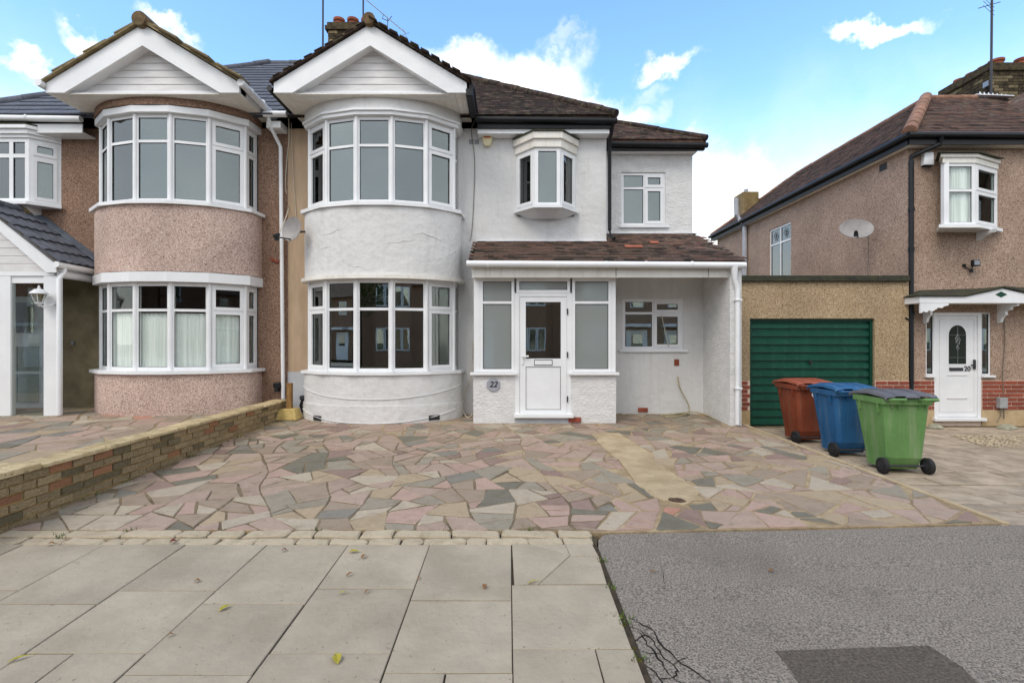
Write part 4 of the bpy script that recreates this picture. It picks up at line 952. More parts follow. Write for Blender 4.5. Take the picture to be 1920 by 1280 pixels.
mb = MB(); X = xx(1381, 8.1); mb.tube([(X-.03, YE-.05, zz(500, 8.1)), (X-.03, YE-.05, zz(522, 8.1)), (X+.02, YE-.03, zz(536, 8.1)), (X+.03, YE-.03, zz(545, 8.1)), (X+.03, YE-.03, G(8)+.03)], [.06, .036, .04, .036, .036], 12); mb.build('downpipe', PVC, h22, smooth=True)
for y in (562, 728):
    b = MB(); z = zz(y, 8.1); b.box(X-.02, X+.09, YE-.08, YE+.01, z-.012, z+.012); b.build('pipe_bracket', PVC, h22, bevel=.004)
# chimney of 22
ch = MB(); ch.box(-4.62, -3.35, 12.7, 13.6, 7.8, 9.72); chim = ch.build('chimney', MORTARD, h22)
out = []; bricks(out, -4.62, -3.35, 8.0, 9.55, 12.69, [BRICKD, BRICKY], [3, 1], t=.03)
bricks(out, 12.7, 13.6, 8.0, 9.55, -4.63, [BRICKD, BRICKY], [3, 1], t=.03, face='x'); bricks(out, 12.7, 13.6, 8.0, 9.55, -3.34, [BRICKD, BRICKY], [3, 1], t=.03, face='x')
pieces('brick', out, chim, 0)
b = MB(); b.box(-4.70, -3.27, 12.62, 13.68, 9.55, 9.66); b.box(-4.66, -3.31, 12.66, 13.64, 9.66, 9.76); b.build('chimney_cap', BRICKD, chim, bevel=.01)
for px_ in (636, 662, 688):
    mb = MB(); mb.lathe((xx(px_, 13.0), 13.0, 9.74), [(.13, 0), (.12, .2), (.15, .23), (.15, .29), (.11, .29), (.11, .2)], 14); mb.build('chimney_pot', POT, chim, smooth=True)
pieces('tile', T22, h22)
b = MB(); b.box(3.0, 3.3, 8.9, 8.91, 3.3, 3.31)
# new red tiles in the lean-to roof
for px_, y in ((1180, 471), (1196, 471), (1227, 463)):
    D = 8.85 if y == 471 else 9.1; X = xx(px_, D); z = ZL+.055+PL*(D-YE)
    mb = MB(); mb.hexa([(X-.08, D-.06, z-.028), (X+.08, D-.06, z-.028), (X+.08, D+.06, z+.03), (X-.08, D+.06, z+.03), (X-.08, D-.06, z-.018), (X+.08, D-.06, z-.018), (X+.08, D+.06, z+.04), (X-.08, D+.06, z+.04)])
    mb.build('red_tile', TILEN, h22)
# number plaque
pq = MB(); X, Z = xx(925, YP), zz(721, YP); pq.prism([(X+.12*math.cos(R(22.5+45*i)), YP-.022, Z+.12*math.sin(R(22.5+45*i))) for i in range(8)], (0, .02, 0))
plq = pq.build('number_plaque', PLAQ, h22, bevel=.006)
text('22', 'number', .135, (X, YP-.024, Z+.004), (R(90), 0, 0), INK, plq, shear=.25, boldoff=.002)
# ================================================================== HOUSE LEFT (brown pebbledash)
hl = thing('semi_detached_house', (-7.2, 11, .35), 'brown pebbledash semi on the left with dark grey roof and gabled bow windows', 'house')
TL = []
b = MB(); wall(b, -10.25, -4.152, .1, ZE, YW, .25, [(-7.41, -4.71, .7, 5.5), (-9.9, -8.45, 4.1, 5.25), (-9.6, -8.78, .4, 2.4)]); b.build('wall', BROWNP, hl)
b = MB(); b.box(-8.66, -7.42, YW-.02, YW-.001, .2, 2.84); b.build('porch_side_wall', INDARK, hl)
b = MB(); b.box(-10.25, -10.0, YW+.252, 17, .1, ZE); b.build('side_wall', BROWNP, hl)
b = MB(); b.box(-10.25, -4.152, 17.002, 17.2, .1, ZE); b.build('rear_wall', BROWNP, hl)
b = MB(); b.box(-9.98, -4.31, 12.6, 12.7, .2, ZE); b.build('room_wall', INWALL, hl)
for z in (.34, 2.86, 5.52):
    b = MB(); b.box(-9.98, -4.31, YW+.255, 12.6, z-.1, z); b.build('room_floor', INFLR if z < 5 else WHITE, hl)
XL = -6.06
path, sp = bay(hl, XL, [(1.12, 2.62, 2.15, GLC), (3.985, 5.48, 5.02, GL)], [(.1, 1.06, PINKP, .06), (2.80, 3.92, PINKP, .06), (5.60, 5.76, BROWNP, .06)], PINKP, ['f', 'f', 'f', 'f', 'f', 'o', 'o'])
for (za, zb, a, a2, m, nm) in [(1.065, 1.118, .13, -.10, PVC, 'sill'), (3.925, 3.982, .13, -.10, PVC, 'sill'), (2.625, 2.79, .085, -.10, PVC, 'head_board'), (5.482, 5.59, .055, -.10, PVC, 'head_board')]:
    s = MB(); s.strip(path, a, a2, za, zb); s.build(nm, m, hl)
for z in (1.02, 2.83, 3.88, 5.62):
    s = MB(); s.prism([(*p, z) for p in offset(path, -.09)], (0, 0, .02)); s.build('bay_floor', INWALL, hl)
inner = smoothpath(offset(path, -.125), 10)
def curtain(root, path, z0, z1, m, amp=.012, name='net_curtain', k0=0, k1=None):
    p = path[k0:k1]; q = []
    for i in range(len(p)-1):
        for j in range(3):
            t = j/3; x = p[i][0]+(p[i+1][0]-p[i][0])*t; y = p[i][1]+(p[i+1][1]-p[i][1])*t; q.append((x, y))
    q = [offset(q, random.uniform(-amp, amp))[i] for i in range(len(q))]
    s = MB(); s.strip(q, .003, -.003, z0, z1); s.build(name, m, root, smooth=True)
curtain(hl, inner, 1.15, 2.10, NET)
n_ = len(inner)
curtain(hl, offset(inner, .018), 1.15, 2.60, DRAPE, .02, 'curtain', 0, n_//8); curtain(hl, offset(inner, .018), 1.15, 2.60, DRAPE, .02, 'curtain', n_-n_//8, None)
curtain(hl, offset(inner, -.04), 4.0, 5.45, NET, .015, 'net_curtain', 8, 20)
sl2 = gable(hl, XL, 5.72, 6.86, 1.595, 8.2, YW, PVC)
PIL = .78
gable_roof(hl, TL, XL, 1.595, 6.86, sl2, 8.2, lambda z: 9.0+(z-5.68)/PIL, VERGE, [VERGE], .30, .30, .022, 1)
mb = MB(); mb.tube([(XL, 8.10, 6.90), (XL, 8.52, 6.90)], .12, 14); mb.build('ridge_tile', RIDGE, hl, bevel=.008)
for i in range(1, 6):
    mb = MB(); mb.tube([(XL, 8.10+.44*i, 6.90), (XL, 8.52+.44*i, 6.90)], .12, 12); mb.build('ridge_tile', RIDGE, hl)
for s in (-1, 1):
    X = XL+s*1.66; zg2 = 5.86
    mb = MB(); mb.tube([(X, 8.12, zg2), (X, 9.3, zg2-.05)], .06, 10); mb.build('gutter', PVC, hl, smooth=True)
    for yy in (8.4, 8.8, 9.15):
        mb = MB(); mb.tube([(X, yy, zg2-.012), (X, yy+.03, zg2-.013)], .066, 10); mb.build('gutter_clip', PVC, hl)
zr2 = ze+PIL*4.1
S1 = [(-4.152, 8.98, ze), (-10.4, 8.98, ze), (-10.4+4.1, 13.08, zr2), (-4.152, 13.08, zr2)]
slope(hl, S1, SLATE); tiles(TL, [(a, b_, c+.05) for a, b_, c in S1], (1, 0, 0), .30, .30, .028, [SLATE], keep=lambda p: p.z > 5.6)
slope(hl, [(-10.4, 8.98, ze), (-10.4, 17.18, ze), (-6.3, 13.08, zr2)], SLATE); slope(hl, [(-10.4, 17.18, ze), (-4.152, 17.18, ze), (-4.152, 13.08, zr2), (-6.3, 13.08, zr2)], SLATE)
hip(hl, (-10.4, 8.96, ze+.08), (-6.3, 13.06, zr2+.08), SLATE, r=.09, seg=.44); hip(hl, (-6.3, 13.08, zr2+.06), (-4.2, 13.08, zr2+.06), SLATE, r=.09, seg=.44)
mb = MB(); mb.box(-10.3, -7.75, 9.02, YW, 5.40, 5.42); mb.box(-10.3, -7.75, 9.0, 9.02, 5.40, 5.56); mb.build('fascia', PVC, hl)
mb = MB(); gutter(mb, [(-10.4, 8.94, 5.66), (-7.72, 8.94, 5.62)], .055); mb.build('gutter', PVC, hl, smooth=True)
for X in (-9.6, -8.7):
    mb = MB(); mb.tube([(X, 8.94, 5.645), (X+.03, 8.94, 5.645)], .062, 10); mb.build('gutter_clip', PVC, hl)
mb = MB(); mb.box(-4.42, -4.16, 9.02, YW, 5.50, 5.62); mb.build('fascia', PVC, hl)
mb = MB(); gutter(mb, [(-4.44, 8.96, 5.72), (-4.02, 8.96, 5.72)], .055); mb.build('gutter', PVC, hl, smooth=True)
mb = MB(); mb.tube([(-4.36, 9.0, 5.70), (-4.36, 9.0, 5.56), (xx(521, 9.24), 9.22, zz(262, 9.2)), (xx(527, 9.24), 9.22, zz(275, 9.2)), (xx(531, 9.22), 9.22, .55)], [.04, .034, .034, .034, .034], 12); mb.build('downpipe', PVC, hl, smooth=True)
# small oriel of the left house
sO = .31
opath = [(-9.95, YW), (-9.64, YW-sO), (-8.71, YW-sO), (-8.40, YW)]
for k, lay in enumerate([[(1, 'o')], [(1, 'f'), (1, 'f'), (1, 'f')], [(1, 'o')]]):
    window(hl, opath[k], opath[k+1], 4.14, 5.30, lay, 4.98, fw=.07, name='oriel_window', rail=.07)
m = MB(); m.strip(opath, .09, -.05, 4.085, 4.138); m.prism([(*p, 4.085) for p in offset(opath, -.04)], (0, 0, .03)); m.build('oriel_sill', PVC, hl)
m = MB(); m.strip(opath, .03, -.04, 5.302, 5.36); m.strip(opath, .07, -.04, 5.361, 5.44); m.strip(opath, .11, -.04, 5.441, 5.50); m.build('oriel_cornice', PVC, hl)
m = MB(); m.prism([(*p, 5.502) for p in offset(opath, .10)], (0, 0, .03)); m.build('oriel_roof', BITUM, hl)
m = MB(); m.prism([(-8.86, YW, 4.08), (-8.86, YW-.30, 4.08), (-8.86, YW-.26, 4.02), (-8.86, YW, 3.86)], (.09, 0, 0)); m.build('bracket', PVC, hl)
# left porch
PX0, PX1, ridX = -10.05, -7.62, -8.86
yp = 8.35; zpe = 2.93; zpr = 3.95
spl = (zpr-zpe)/(ridX-PX1+0) if 0 else (zpr-zpe)/(PX1+.06-ridX)
SR = [(PX1+.06, yp-.08, zpe), (ridX, yp-.08, zpr), (ridX, YW, zpr), (PX1+.06, YW, zpe)]
slope(hl, [(a, b_, c-.02) for a, b_, c in SR], SLATE, th=.03)
SLf = [(2*ridX-a, b_, c) for a, b_, c in SR]; slope(hl, [(a, b_, c-.02) for a, b_, c in SLf], SLATE, th=.03)
# wavy interlocking tiles, each its own piece
def wavytile(w_, l_, th):
    mb = MB(); n = 8
    zf = [.0, .012, .022, .012, 0, .012, .022, .012, 0]
    for e, y in ((0, -.5*l_), (1, .5*l_)):
        for k in range(n+1): mb.v.append(Vector((-w_/2+w_*k/n, y, zf[k]+th)))
        for k in range(n+1): mb.v.append(Vector((-w_/2+w_*k/n, y, zf[k])))
    m_ = n+1
    for k in range(n):
        mb.f += [[k, k+1, 2*m_+k+1, 2*m_+k], [m_+k, m_+k+1, 3*m_+k+1, 3*m_+k], [k, k+1, m_+k+1, m_+k], [2*m_+k, 2*m_+k+1, 3*m_+k+1, 3*m_+k]]; mb.m += [0]*4
    mb.f += [[0, m_, 3*m_, 2*m_], [n, m_+n, 3*m_+n, 2*m_+n]]; mb.m += [0, 0]
    o = mb.build('tile', SLATE); me = o.data; bpy.data.objects.remove(o); return me
wt = wavytile(.30, .36, .022)
v_ = Vector((ridX-PX1-.06, 0, zpr-zpe)).normalized(); u_ = Vector((0, 1, 0)); nr = u_.cross(v_) if u_.cross(v_).z > 0 else -u_.cross(v_)
uu = v_.cross(nr)
Ls = math.hypot(ridX-PX1-.06, zpr-zpe); rows = 5; ex = Ls/rows
for j in range(rows):
    for i in range(4):
        yy = yp-.08+.15+i*.30
        if yy > YW: break
        c = Vector((PX1+.06, yy, zpe))+v_*(ex*(j+.5))+nr*.028
        rot = Matrix((uu, v_, nr)).transposed().to_4x4() @ Matrix.Rotation(-.09, 4, 'X')
        o = bpy.data.objects.new('tile', wt); col.objects.link(o); o.parent = hl; o.matrix_local = Matrix.Translation(c-rootloc(hl)) @ rot @ Matrix.Diagonal((1, ex*1.25/.36, 1, 1))
for i in range(3):
    mb = MB(); mb.tube([(ridX, yp-.1+i*.36, zpr+.03), (ridX, yp+.25+i*.36, zpr+.03)], .09, 10); mb.build('ridge_tile', VERGE if i == 2 else SLATE, hl)
for f in (1,):
    a = Vector((PX1+.10, YW-.06, zpe+.07)); c = Vector((ridX+.12, YW-.06, zpr-.03)); d = (c-a)
    for i in range(3):
        p, q = a+d*(i/3), a+d*((i+.985)/3); mb = MB(); mb.hexa([p+Vector((0, -.11, 0)), q+Vector((0, -.11, 0)), q+Vector((0, .05, 0)), p+Vector((0, .05, 0)), p+Vector((0, -.11, .012)), q+Vector((0, -.11, .012)), q+Vector((0, .05, .07)), p+Vector((0, .05, .07))]); mb.build('lead_flashing', LEAD, hl)
for s in (0, 1):
    mir = lambda x: 2*ridX-x if s else x
    b = MB(); b.prism([(mir(PX1+.04), yp-.06, zpe-.02), (mir(ridX), yp-.06, zpr-.02), (mir(ridX), yp-.06, zpr-.20), (mir(PX1-.12), yp-.06, zpe-.16), (mir(PX1+.04), yp-.06, zpe-.16)], (0, .025, 0)); b.build('bargeboard', PVC, hl)
    b = MB(); b.prism([(mir(PX1+.07), yp-.075, zpe+.01), (mir(ridX), yp-.075, zpr+.01), (mir(ridX), yp-.075, zpr-.025), (mir(PX1+.07), yp-.075, zpe-.025)], (0, .06, 0)); b.build('verge_mortar', VERGE, hl)
for k in range(8):
    a = 2.80+k*.13; wa = (zpr-.1-a)/spl; wc = max((zpr-.1-a-.124)/spl, .01)
    if wa <= .05: break
    b = MB(); b.prism([(ridX-wa, yp, a), (ridX+wa, yp, a), (ridX+wc, yp, a+.124), (ridX-wc, yp, a+.124)], (0, .03, 0)); b.build('cladding_board', CLAD, hl)
b = MB(); b.box(PX0+.15, PX1-.05, yp-.005, yp+.05, 2.72, 2.797); b.build('porch_beam', PVC, hl)
mb = MB(); mb.tube([(PX1+.08, yp-.1, zpe-.03), (PX1+.08, YW, zpe-.05)], .052, 10); mb.build('gutter', PVC, hl, smooth=True)
b = MB(); b.box(PX1-.06, PX1+.0, yp+.05, YW, 2.70, 2.86); b.build('fascia', PVC, hl)
b = MB(); b.box(PX1+.002, PX1+.03, yp+.0, YW, 2.72, 2.80); b.build('soffit', PVC, hl)
mb = MB(); mb.tube([(PX1+.08, yp+.06, zpe-.06), (PX1+.08, yp+.06, zpe-.13), (-7.555, yp-.03, 2.66), (-7.555, yp-.03, .38)], .034, 12); mb.build('downpipe', PVC, hl, smooth=True)
for xa, xb in ((-7.84, -7.60), (-8.62, -8.40), (-10.0, -9.8)):
    b = MB(); b.box(xa, xb, yp, yp+.09, .33, 2.718); b.build('porch_post', PVC, hl)
window(hl, (-9.8, yp+.02), (-8.622, yp+.02), .36, 2.71, [(1, 'f'), (1, 'f')], 2.34, glass=GLD, name='porch_window')
# the porch side facing the drive, and the inner door seen through the right-hand light
b = MB(); b.box(-8.398, -7.842, yp+.02, yp+.06, 2.60, 2.715); b.build('porch_head', PVC, hl)
b = MB(); b.box(-8.396, -7.844, yp+.03, yp+.036, .36, 2.598); b.build('pane', glassmat('porch_glass', .05, (.94, .97, .96), blend=.12), hl)
zdt = 2.45
b = MB(); X = -9.68
b.box(X, X+1.0, YW-.06, YW-.03, .36, zdt); dl = b.build('front_door', GDOOR, hl)
for (xa, xb, za, zb2_) in ((.11, .52, .48, 1.02), (.56, .92, .48, 1.02), (.11, .52, 1.06, 1.52), (.56, .92, 1.06, 1.52), (.2, .82, 1.78, 2.34)):
    b = MB(); b.box(X+xa, X+xb, YW-.075, YW-.061, za, zb2_); b.build('pane', GLD if za > 1.6 else GLF, dl)
mb = MB(); mb.box(-8.15-.03, -8.15+.03, YW-.05, YW-.02, 1.55, 1.62); mb.build('doorbell', METAL, hl, bevel=.004)
pieces('tile', TL, hl)
# wall lantern by the left porch
X, Z, Y = xx(73, 8.2), zz(560, 8.2), 8.2
lt = thing('wall_lantern', (X, Y, Z), 'white six-sided wall lantern fixed to the porch post of the left house', 'lantern')
mb = MB(); mb.lathe((X, Y, Z), [(.05, -.06), (.10, .08)], 6); mb.build('lantern_glass', glassmat('lantern_glass', .2, (.8, .85, .85)), lt)
mb = MB(); mb.lathe((X, Y, Z), [(.125, .08), (.12, .10), (.06, .155), (.02, .165), (.02, .19), (.008, .22)], 12); mb.build('lantern_cap', GREYLAMP, lt, smooth=True)
mb = MB(); mb.lathe((X, Y, Z), [(.01, -.13), (.03, -.10), (.055, -.075), (.055, -.06)], 12); mb.build('lantern_base', GREYLAMP, lt, smooth=True)
mb = MB()
for i in range(6):
    a = 2*math.pi*i/6; mb.tube([(X+.052*math.cos(a), Y+.052*math.sin(a), Z-.06), (X+.103*math.cos(a), Y+.103*math.sin(a), Z+.082)], .006, 6)
mb.build('lantern_frame', GREYLAMP, lt)
mb = MB(); mb.tube([(X, Y, Z-.10), (X+.06, Y+.03, Z-.14), (X+.13, Y+.07, Z-.10), (X+.15, Y+.14, Z-.07)], .014, 8); mb.lathe((X+.16, Y+.145, Z-.08), [(.05, -.0), (.05, .03)], 12, 'y'); mb.build('lantern_arm', GREYLAMP, lt, smooth=True)
# ================================================================== HOUSE 20 (right) and its garage
YN = 9.5; XN = xx(1702, YN)
hr = thing('semi_detached_house', (9.5, 14, 0), 'beige pebbledash house on the right with brown tiled hip roof, number 20', 'house')
TR = []; BR = []
zb0, zb1 = zz(768, YN), zz(713, YN)
dL, dR = xx(1757, YN), xx(1834, YN); sL0, sL1 = xx(1736, YN), xx(1752, YN); sR0, sR1 = xx(1840, YN), xx(1857, YN)
zdo0, zdo1 = zz(784, YN), zz(586, YN)
oN0, oN1 = xx(1766, YN), xx(1873, YN)
zon0, zon1 = zz(430, YN), zz(318, YN)
hN = [(dL-.06, dR+.06, .0, zdo1), (sL0, sL1+.0, zz(703, YN), zdo1), (sR0, sR1, zz(703, YN), zdo1), (oN0+.08, oN1-.08, zon0, zon1)]
b = MB(); wall(b, XN, 14, 0, 5.36, YN, .25, hN); b.build('wall', HOUSEP, hr)
# side wall facing the gap, with its window opening
ws0, ws1 = XN*930/(1483-955), XN*930/(1442-955)
b = MB(); wall(b, YN+.252, 18.2, 0, 5.36, 0, .25, [(ws0, ws1, 3.3, zz(432, ws1))])
b.v = [Vector((XN+v.y, v.x, v.z)) for v in b.v]; b.build('side_wall', HOUSEP, hr)
b = MB(); b.box(XN+.252, 14, 18, 18.2, 0, 5.36); b.build('rear_wall', HOUSEP, hr)
window(hr, (XN+.03, ws1), (XN+.03, ws0), 3.3, zz(432, ws1), [(1, 'f'), (1, 'f')], 4.4, name='side_window')
b = MB(); b.box(XN+.4, 13.9, 12.5, 12.6, .2, 5.3); b.build('room_wall', INWALL, hr)
b = MB(); b.box(XN+.255, 13.9, YN+.26, 12.5, 2.55, 2.65); b.build('room_floor', INFLR, hr)
# cable bracket leads: lead diamonds in the side window top lights
for t_ in (.27, .73):
    yc = ws1+(ws0-ws1)*t_; zc = 4.62; mb = MB()
    for s_ in (.13, .07):
        P = [(XN+.028, yc, zc+s_), (XN+.028, yc-s_*.7, zc), (XN+.028, yc, zc-s_), (XN+.028, yc+s_*.7, zc), (XN+.028, yc, zc+s_)]
        mb.tube(P, .006, 4)
    mb.build('leaded_diamond', METALD, hr)
# plinth
b = MB(); b.box(XN-.02, dL-.062, YN-.012, YN+.0, 0, zb0-.003); b.box(dR+.062, 14, YN-.012, YN, 0, zb0-.003); b.build('plinth', mat('beige_plinth', rgb(196, 172, 138), rgb(172, 148, 112), rough=.9, scale=4, bump=.3), hr)
for xa, xb in ((XN, dL-.062), (dR+.062, 11.4)):
    b = MB(); b.box(xa, xb, YN-.008, YN, zb0, zb1); b.build('mortar_bed', MORTARP, hr); bricks(BR, xa, xb, zb0, zb1, YN-.012, [BRICKR], [1], t=.02, gap=.019)
# roof
zeN = 5.46; PN = .80; xe_ = XN-.16; ye_ = YN-.22; rN = 2.05; zN = zeN+PN*rN; yb_ = 18.4
F1 = [(xe_, ye_, zeN), (14, ye_, zeN), (14, ye_+rN, zN), (xe_+rN, ye_+rN, zN)]
slope(hr, F1, TILER); tiles(TR, [(a, b_, c+.05) for a, b_, c in F1], (1, 0, 0), .165, .1, .015, [TILE, TILER, TILED], [4, 4, 1], keep=lambda p: p.x < 11.8)
F2 = [(xe_, ye_, zeN), (xe_, yb_, zeN), (xe_+rN, yb_-rN, zN), (xe_+rN, ye_+rN, zN)]
slope(hr, F2, TILER); tiles(TR, [(a, b_, c+.05) for a, b_, c in F2], (0, 1, 0), .165, .1, .015, [TILE, TILER, TILED], [3, 4, 2])
slope(hr, [(xe_, yb_, zeN), (14, yb_, zeN), (14, yb_-rN, zN), (xe_+rN, yb_-rN, zN)], TILE); slope(hr, [(xe_+rN, ye_+rN, zN), (14, ye_+rN, zN), (14, yb_-rN, zN), (xe_+rN, yb_-rN, zN)], TILE)
hip(hr, (xe_, ye_-.02, zeN+.07), (xe_+rN, ye_+rN, zN+.08), RIDGER, r=.12, seg=.36)
hip(hr, (xe_+rN, ye_+rN, zN+.06), (xx(1830, ye_+rN), ye_+rN, zN+.06), RIDGER, r=.07, seg=.36)
hip(hr, (xe_+rN, ye_+rN, zN+.06), (xe_+rN, yb_-rN, zN+.06), RIDGER, r=.06, seg=.36); hip(hr, (xe_+rN, yb_-rN, zN+.06), (xe_, yb_, zeN+.07), RIDGER, r=.06)
mb = MB(); mb.box(xe_+.02, 14, ye_-.0, ye_+.03, zeN-.16, zeN+.03); mb.box(xe_+.0, xe_+.03, ye_+.032, yb_, zeN-.16, zeN+.03); mb.build('gutter_board', BLACK, hr)
mb = MB(); gutter(mb, [(xe_-.05, ye_-.05, zeN+.0), (14, ye_-.05, zeN-.02)], .055); gutter(mb, [(xe_-.05, ye_-.05, zeN+.0), (xe_-.05, yb_, zeN)], .055); mb.build('gutter', BLACK, hr, smooth=True)
mb = MB(); mb.box(xe_+.035, 14, ye_+.035, YN, zeN-.15, zeN-.12); mb.box(xe_+.035, XN, YN+.002, yb_, zeN-.15, zeN-.12); mb.build('soffit', CREAM, hr)
px_ = XN+.02
mb = MB(); mb.tube([(XN+.42, ye_-.04, zeN-.03), (XN+.42, ye_+.0, zeN-.16), (px_, YN-.06, zeN-.33), (px_, YN-.06, zeN-.42), (px_, YN-.06, .05)], .042, 12); dp = mb.build('downpipe', BLACK, hr, smooth=True)
for y in (395, 590, 470):
    mb = MB(); mb.lathe((px_, YN-.06, zz(y, YN-.06)), [(.055, 0), (.055, .06)], 12); mb.build('pipe_collar', BLACK, hr)
mb = MB(); mb.tube([(px_-.14, YN-.05, zz(592, YN)), (px_-.12, YN-.06, zz(597, YN)), (px_, YN-.06, zz(604, YN))], .03, 8); mb.build('pipe_branch', BLACK, hr, smooth=True)
# side waste pipe, small rear chimney, vent
ys = 15.9; X = XN-.08
mb = MB(); mb.tube([(X+.0, 15.9, 2.9), (X, 15.9, zz(425, 15.9)), (X-.12, 15.95, zz(413, 15.9)), (X-.22, 16.0, zz(402, 15.9)), (X-.24, 16.0, zz(372, 16))], .075, 10); mb.build('waste_pipe', mat('grey_pipe', rgb(176, 178, 184), rough=.5), hr, smooth=True)
mb = MB(); mb.box(xx(1388, 17.2), xx(1418, 17.2), 17.0, 17.7, 4.8, zz(362, 17.2)); c2 = mb.build('rear_chimney', mat('mossy_render', rgb(140, 120, 88), rgb(108, 92, 62), rough=.95, scale=5, stain=rgb(120, 110, 50)), hr, bevel=.03)
mb = MB(); mb.lathe((xx(1399, 17.3), 17.3, zz(362, 17.2)), [(.07, 0), (.07, .16)], 8); mb.build('flue', METAL, c2)
b = MB(); yv = XN*930/(1656-955); b.box(XN-.006, XN+.004, yv-.1, yv+.1, zz(320, yv), zz(307, yv)); b.build('air_vent', GASKET, hr)
# big chimney with six pots, flashing and valley
c0, c1, cy0, cy1, cz = 11.35, 12.6, 11.75, 13.1, 8.16
mb = MB(); mb.box(c0, c1, cy0, cy1, 6.8, cz); ch2 = mb.build('chimney', MORTARD, hr)
out = []; bricks(out, c0, c1, 7.0, cz-.12, cy0-.01, [BRICKD, BRICKG], [4, 2], t=.03); bricks(out, cy0, cy1, 7.0, cz-.12, c0-.01, [BRICKD, BRICKG], [4, 1], t=.03, face='x'); pieces('brick', out, ch2, 0)
mb = MB(); mb.box(c0-.06, c1+.06, cy0-.06, cy1+.06, cz-.16, cz-.06); mb.box(c0-.02, c1+.02, cy0-.02, cy1+.02, cz-.06, cz+.05); mb.build('chimney_cap', BRICKD, ch2, bevel=.015)
for (pxx, yy, r) in ((1800, 12.95, .125), (1823, 12.65, .125), (1846, 12.35, .125), (1868, 12.05, .14), (1895, 12.25, .125), (1915, 12.0, .125)):
    mb = MB(); X = xx(pxx, yy); X = min(max(X, c0+.14), c1+.3); mb.lathe((X, yy, cz+.02), [(r, 0), (r*.93, .17), (r*1.12, .20), (r*1.12, .25), (r*.85, .25), (r*.85, .17)], 16); mb.build('chimney_pot', POT, ch2, smooth=True)
mb = MB(); ya = ye_+rN
mb.hexa([(xx(1828, ya), ya-.05, zN+.12), (xx(1885, 11.2), 11.0, zN-.05), (xx(1890, 11.2), 11.3, zN-.02), (xx(1832, ya), ya+.1, zN+.16), (xx(1828, ya), ya-.05, zN+.14), (xx(1885, 11.2), 11.0, zN-.03), (xx(1890, 11.2), 11.3, zN+.0), (xx(1832, ya), ya+.1, zN+.18)]); mb.build('flashing', SPIKE, hr)
for i in range(7):
    X = xx(1836+i*6.5, 11.3); mb = MB(); mb.prism([(X, 11.28-.02*i, zN+.10-.02*i), (X+.07, 11.28-.02*i, zN+.08-.02*i), (X+.02, 11.3-.02*i, zN+.20-.02*i)], (0, .02, 0)); mb.build('flashing_step', SPIKE, hr)
# gabled cross roof at the right edge
K = [(xx(1880, 10.9), 11.0, zz(205, 11.0)), (xx(1935, 9.6), 9.5, zz(262, 9.5)), (12.6, 9.2, 7.6), (12.6, 11.2, 7.9)]
b = MB(); b.prism([K[0], K[1], (11.4, 9.3, 6.6), (12.2, 11.0, 7.6)], (.02, 0, .03)); b.build('cross_roof', TILE, hr)
hip(hr, (K[0][0], K[0][1], K[0][2]+.03), (K[1][0], K[1][1], K[1][2]+.03), mat('valley_mortar', rgb(150, 150, 140), rough=.9), r=.035, name='valley_lining')
hip(hr, (xx(1878, 11.0), 11.0, zz(203, 11)), (12.4, 11.1, zz(140, 11)), RIDGER, r=.07)
# oriel of 20
sN = .34
op = [(oN0, YN), (oN0+.22, YN-sN), (oN1-.34, YN-sN), (oN1, YN)]
op = [(oN0-.0, YN), (xx(1770, YN-sN), YN-sN), (xx(1828, YN-sN), YN-sN), (oN1-.03, YN)]
for k, lay in enumerate([[(1, 'f')], [(1, 'f')], [(1, 'o')]]):
    window(hr, op[k], op[k+1], zon0, zon1, lay, zz(357, YN-sN), fw=.055, name='oriel_window', glass=GLC)
m = MB(); m.strip(op, .08, -.05, zon0-.06, zon0-.001); m.prism([(*p, zon0-.06) for p in offset(op, -.04)], (0, 0, .03)); m.build('oriel_sill', PVC, hr)
m = MB(); m.strip(op, .02, -.04, zon1+.001, zon1+.10); m.strip(op, .05, -.04, zon1+.101, zon1+.16); m.build('oriel_cornice', CREAM, hr)
m = MB(); m.prism([(*p, zon1+.165) for p in offset(op, .1)], (0, 0, .02)); m.build('oriel_roof', BITUM, hr)
m = MB(); X = xx(1830, YN); m.prism([(X, YN, zon0-.065), (X, YN-.33, zon0-.065), (X, YN-.30, zon0-.12), (X, YN-.1, zon0-.17), (X, YN, zon0-.22)], (.09, 0, 0)); m.build('bracket', PVC, hr)
ip = smoothpath(offset(op, -.10), 10); curtain(hr, ip, zon0+.03, zon1-.03, NET, .02)
# front door of 20
b = MB(); b.box(dL-.058, dL, YN+.0, YN+.07, .16, zdo1); b.box(dR, dR+.058, YN, YN+.07, .16, zdo1); b.box(dL, dR, YN+.002, YN+.07, zdo1-.06, zdo1-.001); b.build('door_frame', PVC, hr)
b = MB(); b.box(dL-.10, dR+.10, YN-.08, YN+.08, .10, .158); b.build('threshold', PVC, hr, bevel=.006)
b = MB(); b.box(dL-.057, dR+.057, YN+.0, YN+.2, 0, .098); b.build('step_base', MORTARP, hr)
b = MB(); b.box(dL+.003, dR-.003, YN+.02, YN+.06, .165, zdo1-.063); d20 = b.build('front_door', PVC, hr)
X = xx(1796, YN); zA, zB = zz(682, YN), zz(628, YN); ra = .165
def arch(r, z0, z1, n=14): return [(X-r, z0), (X+r, z0)]+[(X+r*math.cos(math.pi*i/n), z1+r*1.15*math.sin(math.pi*i/n)) for i in range(n+1)]
m = MB(); m.prism([(x, YN+.012, z) for x, z in arch(ra+.03, zA-.03, zB)], (0, .007, 0)); m.build('glazing_bead', PVC, d20)
m = MB(); m.prism([(x, YN+.007, z) for x, z in arch(ra, zA, zB)], (0, .004, 0)); m.build('pane', GLK, d20)
m = MB(); zc = (zA+zB+ra)/2+.05
